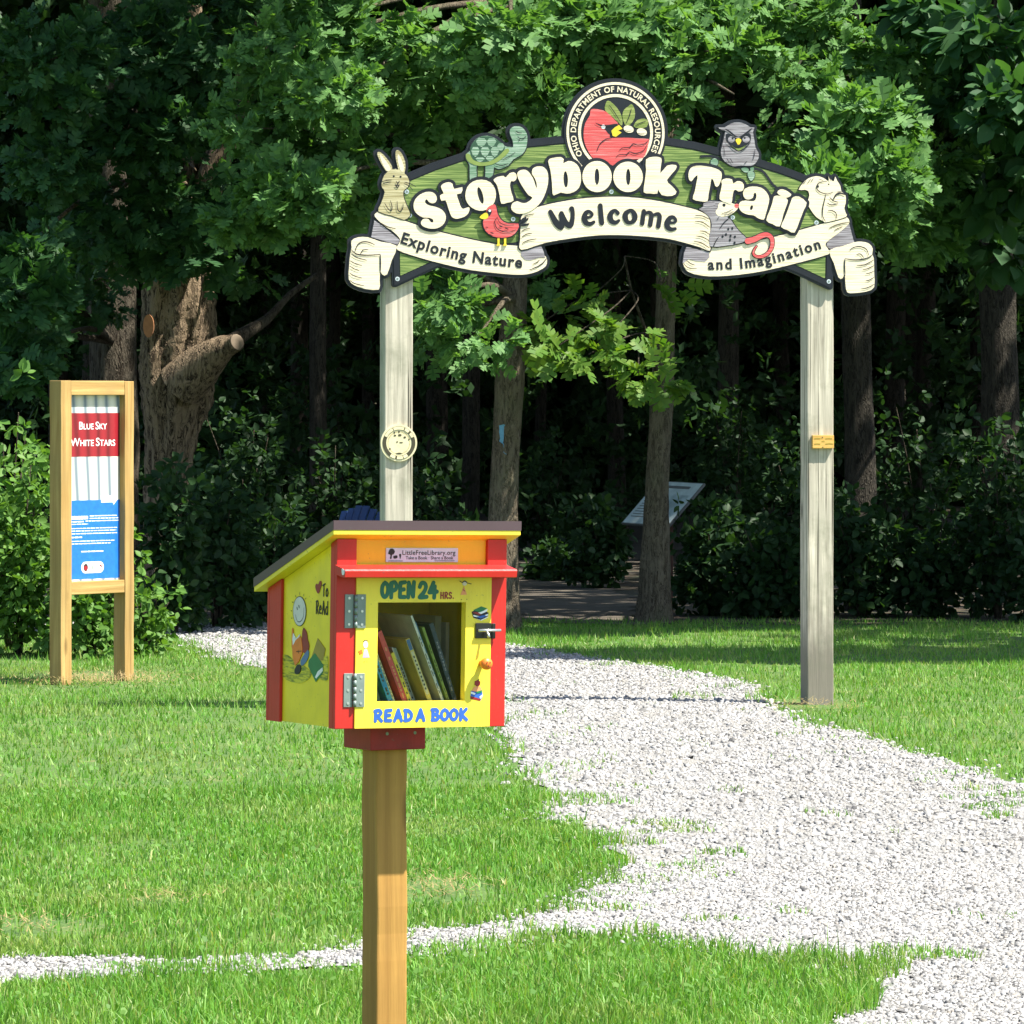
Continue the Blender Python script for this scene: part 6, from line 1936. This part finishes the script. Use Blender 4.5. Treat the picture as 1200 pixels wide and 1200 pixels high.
for k, (bx, t, hh, lean, back, colr, lab) in enumerate(BOOKS):
    hh *= 0.97
    u = WZ(bx)
    tk = t / 8.57 * LPX * 1.05
    L = math.radians(lean)
    e = empty('book', (0, 0, 0))
    e.matrix_world = Matrix.Translation(Vector((LR.x, LR.y, 0))) @ Matrix.Rotation(LYAW, 4, 'Z') @ Matrix.Translation(Vector((u, yf + 0.020 + back, zfl + tk / 2 * math.sin(L) + 0.0005))) @ Matrix.Rotation(-L, 4, 'Y')
    tag(e, lab, 'book', 'books in the book box')
    cm = bookmat(str(k), colr)
    dep = 0.19
    cv = 0.0016
    mb = MB()
    mb.box(-tk / 2, -tk / 2 + cv, 0, dep, 0, hh, cm)
    mb.box(tk / 2 - cv, tk / 2, 0, dep, 0, hh, cm)
    mb.box(-tk / 2 + cv, tk / 2 - cv, 0, cv, 0, hh, cm)
    cvr = mb.build('cover', e)
    mb = MB()
    mb.box(-tk / 2 + cv * 1.05, tk / 2 - cv * 1.05, cv * 1.2, dep - 0.004, 0.002, hh - 0.004, M['cream'])
    mb.build('pages', e)
    if k != 10:
        mb = MB()
        lc = {1: M['ochre'], 5: M['peach'], 6: M['olive'], 9: M['brass_cream'], 13: M['olive'], 14: M['fold_grey']}.get(k, M['olive'] if sum(colr) > 0.5 else M['brass_cream'])
        if k == 9:
            mb.box(-tk / 2 + 0.002, tk / 2 - 0.002, -0.0006, -0.0002, hh * 0.30, hh * 0.84, lc)
            for j in range(9):
                mb.box(-tk / 6, tk / 6, -0.0009, -0.00065, hh * (0.36 + j * .05), hh * (0.385 + j * .05), M['olive'])
            mb.box(-tk / 2 + 0.001, tk / 2 - 0.001, -0.0006, -0.0002, hh * 0.86, hh * 0.99, M['denim'])
        else:
            z_ = random.uniform(0.12, 0.3)
            while z_ < 0.8:
                dz_ = random.uniform(0.02, 0.06)
                mb.box(-tk / 6, tk / 6, -0.0006, -0.0002, hh * z_, hh * (z_ + dz_), lc)
                z_ += dz_ + random.choice([0.012, 0.012, 0.02, 0.07])
        mb.build('spine_print', cvr)
    if k == 10:
        mb = MB()
        mb.plate([ell(0, hh * 0.35, tk * .4, tk * .6, 0, 14)], lambda u_, v_, h: (u_, -h, v_), 0.0002, 0.0006, M['red_ink'])
        mb.build('spine_print', cvr)
for k, (bx, t, hh, lab) in enumerate(((845, 60, 0.215, 'pale grey upright book at the right side of the window'), (945, 70, 0.238, 'tall upright grey book against the right wall of the box'), (1040, 40, 0.222, 'off white upright book last at the right wall'))):
    u = LR.front(425 + bx / 8.57, 780, yf + 0.12)[0]
    tk = t / 8.57 * LPX
    e = empty('book', (0, 0, 0))
    e.matrix_world = Matrix.Translation(Vector((LR.x, LR.y, 0))) @ Matrix.Rotation(LYAW, 4, 'Z') @ Matrix.Translation(Vector((u, yf + 0.225, zfl)))
    tag(e, lab, 'book', 'books in the book box')
    cm = bookmat('u%d' % k, ((0.34, 0.34, 0.29), (0.42, 0.42, 0.37), (0.5, 0.48, 0.42))[k])
    mb = MB()
    mb.box(-tk / 2, -tk / 2 + .0016, 0, 0.13, 0, hh, cm)
    mb.box(tk / 2 - .0016, tk / 2, 0, 0.13, 0, hh, cm)
    mb.box(-tk / 2 + .0016, tk / 2 - .0016, 0, .0016, 0, hh, cm)
    cvr = mb.build('cover', e)
    mb = MB()
    mb.box(-tk / 2 + .0018, tk / 2 - .0018, .002, 0.126, .002, hh - .004, M['cream'])
    mb.build('pages', e)

# the box hangs a little out of level on its post
TILT = Matrix.Translation(Vector((0, 0, zb))) @ Matrix.Rotation(math.radians(0.9), 4, 'Y') @ Matrix.Translation(Vector((0, 0, -zb)))
def tilt(o):
    o.data.transform(TILT)
    for c_ in o.children:
        tilt(c_)
for o in list(lib.children):
    if not o.name.startswith(('post', 'collar')):
        tilt(o)
LMW = Matrix.Translation(Vector((LR.x, LR.y, 0))) @ Matrix.Rotation(LYAW, 4, 'Z')
for o in list(C.objects):
    if o.get('category') == 'book':
        o.matrix_world = LMW @ TILT @ LMW.inverted() @ o.matrix_world

# ------------------------------------------------------------------ the story board on two posts
KYAW = math.radians(52)
_k = gp(72, 803)
KR = Frame(_k[0] + 0.335 * math.cos(KYAW), _k[1] + 0.335 * math.sin(KYAW), KYAW)
kio = empty('story_board', (KR.x, KR.y, 0), KYAW)
tag(kio, 'upright pine story board with a red, white and blue printed panel', 'story board')
def kf(px, py, yl=0.0): return KR.front(px, py, yl)
kx0, kx1 = kf(71.5, 700)[0], kf(157, 700)[0]
kz = kf(110, 446)[1]
pw = 0.09
timber('post', kx0, kx0 + pw, 0, pw, -0.1, kz, M['kiosk_wood'], kio, 0.003)
timber('post', kx1 - pw * 0.86, kx1, 0, pw, -0.1, kz - 0.003, M['kiosk_wood'], kio, 0.003)
ix0, ix1 = kx0 + pw, kx1 - pw * 0.86
tz0 = kf(110, 463)[1]
lz_a, lz_b = kf(110, 681)[1], kf(110, 696)[1]
for z0_, z1_ in ((tz0, kz - 0.001), (lz_b, lz_a)):
    mb = MB()
    mb.box(ix0 + 0.0003, ix1 - 0.0003, 0.002, pw - 0.002, z0_, z1_, M['kiosk_rail'])
    mb.build('rail', kio, False, 0.003)
yp = 0.042
m_, nt, bb = nmat('flag_print')                      # soft folds of a striped cloth, as printed
wv = nt.nodes.new('ShaderNodeTexWave')
wv.wave_type = 'BANDS'
wv.bands_direction = 'X'
wv.inputs['Scale'].default_value = 2.1
wv.inputs['Distortion'].default_value = 3.2
wv.inputs['Detail'].default_value = 2
wv.inputs['Detail Scale'].default_value = 0.6
nt.links.new(coords(nt, (1.6, 1.0, 0.5), 'Object', (0, 0.18, 0)), wv.inputs['Vector'])
nt.links.new(ramp(nt, wv.outputs[0], [(0.0, (0.16, 0.21, 0.25)), (0.22, (0.42, 0.45, 0.44)), (0.5, (0.58, 0.57, 0.47)), (1.0, (0.70, 0.68, 0.60))]), bb.inputs['Base Color'])
bb.inputs['Roughness'].default_value = 0.25
M['flag'] = m_
m_, nt, bb = nmat('red_print')
wv2 = nt.nodes.new('ShaderNodeTexWave')
wv2.bands_direction = 'X'
wv2.inputs['Scale'].default_value = 2.1
wv2.inputs['Distortion'].default_value = 3.2
nt.links.new(coords(nt, (1.6, 1.0, 0.5), 'Object', (0, 0.18, 0)), wv2.inputs['Vector'])
nt.links.new(ramp(nt, wv2.outputs[0], [(0.0, (0.14, 0.008, 0.014)), (0.35, (0.25, 0.013, 0.022)), (1.0, (0.30, 0.016, 0.026))]), bb.inputs['Base Color'])
bb.inputs['Roughness'].default_value = 0.25
M['red_print'] = m_
M['blue_print'] = plain('blue_print', (0.018, 0.16, 0.62), 0.3)
def mpk(u, v, h): return (u, yp - h, v)
mb = MB()
mb.box(ix0 + .0005, ix1 - .0005, yp, yp + 0.012, lz_a + .0005, tz0 - .0005, M['flag'])
panel = mb.build('printed_panel', kio)
def KP(px, py): return kf(px, py, yp)
rz0, rz1 = KP(110, 535)[1], KP(110, 484)[1]
bz1 = KP(110, 586)[1]
mb = MB()
mb.plate([[(ix0 + .001, rz0), (ix1 - .001, rz0), (ix1 - .001, rz1), (ix0 + .001, rz1)]], mpk, 0, 0.0006, M['red_print'])
mb.build('red_band', panel)
mb = MB()
mb.plate([[(ix0 + .001, lz_a + 0.012), (ix1 - .001, lz_a + 0.012), (ix1 - .001, bz1), (ix0 + .001, bz1)]], mpk, 0, 0.0006, M['blue_print'])
mb.build('blue_field', panel)
IW = ix1 - ix0
mb = MB()
def smallcaps(text, u0, u1, v, big):
    # capitals taller at word starts, the rest small capitals
    n_ = len(text)
    adv = [(1.0 if (i == 0 or text[i - 1] == ' ') else 0.76) * (glyph(c)[2]) for i, c in enumerate(text)]
    sc = (u1 - u0) / sum(adv)
    u = u0
    for i, c in enumerate(text):
        s_ = (1.0 if (i == 0 or text[i - 1] == ' ') else 0.76)
        gv, gf, ga = glyph(c, 0.012)
        mb.add([mpk(u + x * sc * s_, v + y * big * s_, 0.0012) for x, y in gv], gf, M['white'])
        u += adv[i] * sc
smallcaps('BLUE SKY', KP(92, 505)[0], KP(125, 505)[0], KP(108, 503)[1], 0.062)
smallcaps('WHITE STARS', ix0 + 0.034, KP(135, 523)[0], KP(108, 522.5)[1], 0.066)
mb.build('title_lettering', panel)
mb = MB()
ax = [(117, 586.5), (131, 585.5), (131, 582), (138.5, 585.5), (133, 591.5), (131.5, 589), (119, 589.5)]
mb.plate([[KP(*p) for p in ((118, 581), (131, 580.5), (132, 577.5), (138, 584.5), (133, 591.5), (132, 588.5), (118.5, 589))]], mpk, 0, 0.0010, M['white'])
mb.build('white_arrow', panel)
mb = MB()
for (xa_, xb2, py, w) in ((81, 103, 607, 4.4), (105, 137, 604.6, 1.2), (105, 138.5, 607.5, 1.2), (82, 98, 611.6, 1.6), (100, 139, 610.6, 1.2), (82, 103, 614.6, 1.1), (82, 137, 619.6, 1.1), (82, 136, 622.6, 1.1), (82, 137, 625.8, 1.2), (82, 96, 630, 1.8), (82, 134, 634.6, 1.1), (82, 130, 637.6, 1.2), (95, 121, 646.5, 1.6)):
    p, q = KP(xa_, py), KP(xb2, py)
    z = p[1]
    u = p[0]
    u = max(u, ix0 + 0.004)
    n_ = 0
    while u < q[0] - 0.004:          # worded strokes
        L_ = random.uniform(0.018, 0.05)
        u2 = min(u + L_, q[0])
        hh_ = w * 0.0046 / 2
        mb.plate([[(u, z - hh_), (u2, z - hh_), (u2, z + hh_ * random.uniform(0.7, 1.0)), (u, z + hh_)]], mpk, 0.0006, 0.0012, M['white'])
        u = u2 + (0.005 if w < 3 else 0.002)
mb.build('body_text', panel)['kind'] = 'stuff'
mb = MB()
p0, p1 = KP(95, 672), KP(121.5, 657.5)
rr = (p1[1] - p0[1]) / 2
cz = (p0[1] + p1[1]) / 2
L_ = [(p1[0] - rr * 1.0 + rr * math.cos(t), cz + rr * math.sin(t)) for t in np.linspace(-PI / 2, PI / 2, 10)] + [(p0[0] + rr * 1.0 + rr * math.cos(t), cz + rr * math.sin(t)) for t in np.linspace(PI / 2, 3 * PI / 2, 10)]
mb.plate([L_], mpk, 0, 0.0010, M['white'])
w_ = p1[0] - p0[0]
mb.plate([ell(p0[0] + w_ * .2, cz, w_ * .10, rr * .66, 0, 16)], mpk, 0.001, 0.0014, M['ink'])
mb.plate([ell(p0[0] + w_ * .2, cz - rr * .1, w_ * .085, rr * .42, 0, 16)], mpk, 0.001, 0.0017, M['red_print'])
mb.plate([ell(p0[0] + w_ * .51, cz, w_ * .035, rr * .35, 0, 12)], mpk, 0.001, 0.0014, M['jade'])
mb.line(smooth([(p0[0] + w_ * .8, cz + rr * .1), (p0[0] + w_ * .86, cz + rr * .3), (p0[0] + w_ * .93, cz - rr * .1)], False, 3), 0.008, mpk, 0.0014, M['red_print'])
mb.build('logo_strip', panel)
# straw on the bare soil at its foot
def straw(px, py, n_, sx, sy):
    bx, by = gp(px, py)
    X = bx + rng.normal(0, sx, n_)
    Y2 = by + rng.normal(0, sy, n_)
    a = rng.uniform(0, PI, n_)
    L = rng.uniform(0.02, 0.07, n_)
    t = rng.uniform(-0.2, 0.5, n_)
    w = 0.0022
    dx, dy, dz = np.cos(a) * L, np.sin(a) * L, t * L
    z = rng.uniform(0.006, 0.05, n_)
    A = np.stack([X - w * np.sin(a), Y2 + w * np.cos(a), z], 1)
    B = np.stack([X + w * np.sin(a), Y2 - w * np.cos(a), z], 1)
    Cc = np.stack([X + dx, Y2 + dy, z + np.abs(dz)], 1)
    V = np.stack([A, B, Cc], 1).reshape(-1, 3)
    return np_mesh('straw', V, np.full(n_, 3), np.arange(3 * n_), M['straw'])
M['straw'] = leafmat('dry_straw', [(0.26, 0.19, 0.09), (0.34, 0.26, 0.13), (0.20, 0.14, 0.065)], 0.1, 0.8, 0.1)
for px, py, n_, sx, sy, lab in ((512, 1047, 170, 0.09, 0.22, 'dry thatch on the small bare spot right of the box post'), (22, 1092, 120, 0.13, 0.14, 'dry thatch in the lawn at the left edge above the gravel strip'),
                                (190, 1060, 70, 0.09, 0.10, 'dry thatch in the lawn left of the box post'), (950, 832, 200, 0.16, 0.16, 'dry thatch around the foot of the right arch post')):
    tag(straw(px, py, n_, sx, sy), lab, 'thatch', kind='stuff')
tag(straw(108, 800, 1500, 0.24, 0.28), 'dry straw on the bare soil at the foot of the story board', 'straw', kind='stuff')

# ------------------------------------------------------------------ tilted trail panel in the shade
A3, B3 = Vector((0.345, -0.50, -0.012)), Vector((0.285, 0.19, 0.325))
Yp = 39.5
o3 = pp(728, 613, Yp)
base = o3 + A3 * 0.62 + B3 * 0.45
tp = empty('trail_panel', (base.x, base.y, 0))
tag(tp, 'tilted grey information panel on a brown post behind the slender trunk', 'sign')
nrm = A3.cross(B3).normalized()
if nrm.z < 0:
    nrm = -nrm
L0 = o3 - Vector((base.x, base.y, 0))
def mpp(u, v, h): return tuple(L0 + A3 * u + B3 * v + nrm * h)
M['panel_print'] = paint('pale_print', (0.46, 0.55, 0.56), 0.25, 0.25, 7, 0.02)
M['panel_photo'] = paint('panel_photo', (0.33, 0.42, 0.44), 0.3, 0.4, 9, 0.02)
M['panel_frame'] = plain('panel_frame', (0.10, 0.11, 0.11), 0.5)
mb = MB()
mb.plate([[(0, 0), (1, 0), (1, 1), (0, 1)]], mpp, -0.02, 0.0, M['panel_frame'], True)
pb = mb.build('panel_board', tp)
mb = MB()
mb.plate([[(.02, .02), (.98, .02), (.98, .98), (.02, .98)]], mpp, 0.0, 0.002, M['panel_print'])
pr = mb.build('panel_face', pb)
mb = MB()
for k in range(9):
    v = 0.16 + k * 0.06
    mb.plate([[(.08, v), (.45, v), (.45, v + .02), (.08, v + .02)]], mpp, 0.002, 0.003, M['panel_frame'])
mb.plate([[(.2, .84), (.8, .84), (.8, .9), (.2, .9)]], mpp, 0.002, 0.003, M['panel_frame'])
mb.plate([[(.55, .15), (.92, .15), (.92, .7), (.55, .7)]], mpp, 0.002, 0.003, M['panel_photo'])
mb.build('panel_print_marks', pb)
mb = MB()
mb.box(-0.05, 0.05, -0.05, 0.05, -0.1, base.z - 0.01, plain('brown_post', (0.13, 0.06, 0.045), 0.7))
mb.build('post', tp, False, 0.004)

# ------------------------------------------------------------------ blue slatted garden chair in the shade
Yc = 38.0
cb = pp(380, 740, Yc)
ch = empty('garden_chair', (cb.x, cb.y, 0), math.radians(-48))
ch.scale = (0.82, 0.82, 0.92)
tag(ch, 'blue slatted garden chair in the shade behind the book box roof', 'chair')
bp = M['blue_plastic']
for k in range(6):                                    # back slats, fanned and leaning back
    x = -0.235 + k * 0.094
    mb = MB()
    top = 0.92 - 0.06 * abs(k - 2.5) / 2.5
    mb.bar((x * 0.92, 0.20, 0.30), (x * 1.08, 0.46, top), 0.082, 0.02, bp, (0, -1, 0.4))
    mb.build('back_slat', ch, False, 0.004)
for k in range(5):
    mb = MB()
    y = -0.30 + k * 0.105
    mb.bar((-0.27, y, 0.385 - k * 0.02), (0.27, y, 0.385 - k * 0.02), 0.09, 0.02, bp)
    mb.build('seat_slat', ch, False, 0.004)
for s in (-1, 1):
    mb = MB()
    mb.bar((s * 0.33, -0.36, 0.56), (s * 0.33, 0.36, 0.56), 0.12, 0.022, bp)
    mb.build('armrest', ch, False, 0.004)
    mb = MB()
    mb.bar((s * 0.30, -0.31, 0.0), (s * 0.30, -0.31, 0.55), 0.09, 0.03, bp, (0, 1, 0))
    mb.build('leg', ch, False, 0.003)
    mb = MB()
    mb.bar((s * 0.30, 0.40, 0.0), (s * 0.30, 0.32, 0.55), 0.09, 0.03, bp, (0, 1, 0))
    mb.build('leg', ch, False, 0.003)
    mb = MB()
    mb.bar((s * 0.28, -0.36, 0.36), (s * 0.28, 0.48, 0.16), 0.03, 0.09, bp)
    mb.build('side_rail', ch, False, 0.003)
mb = MB()
mb.bar((-0.31, 0.40, 0.62), (0.31, 0.40, 0.62), 0.05, 0.02, bp)
mb.build('back_rail', ch, False, 0.003)
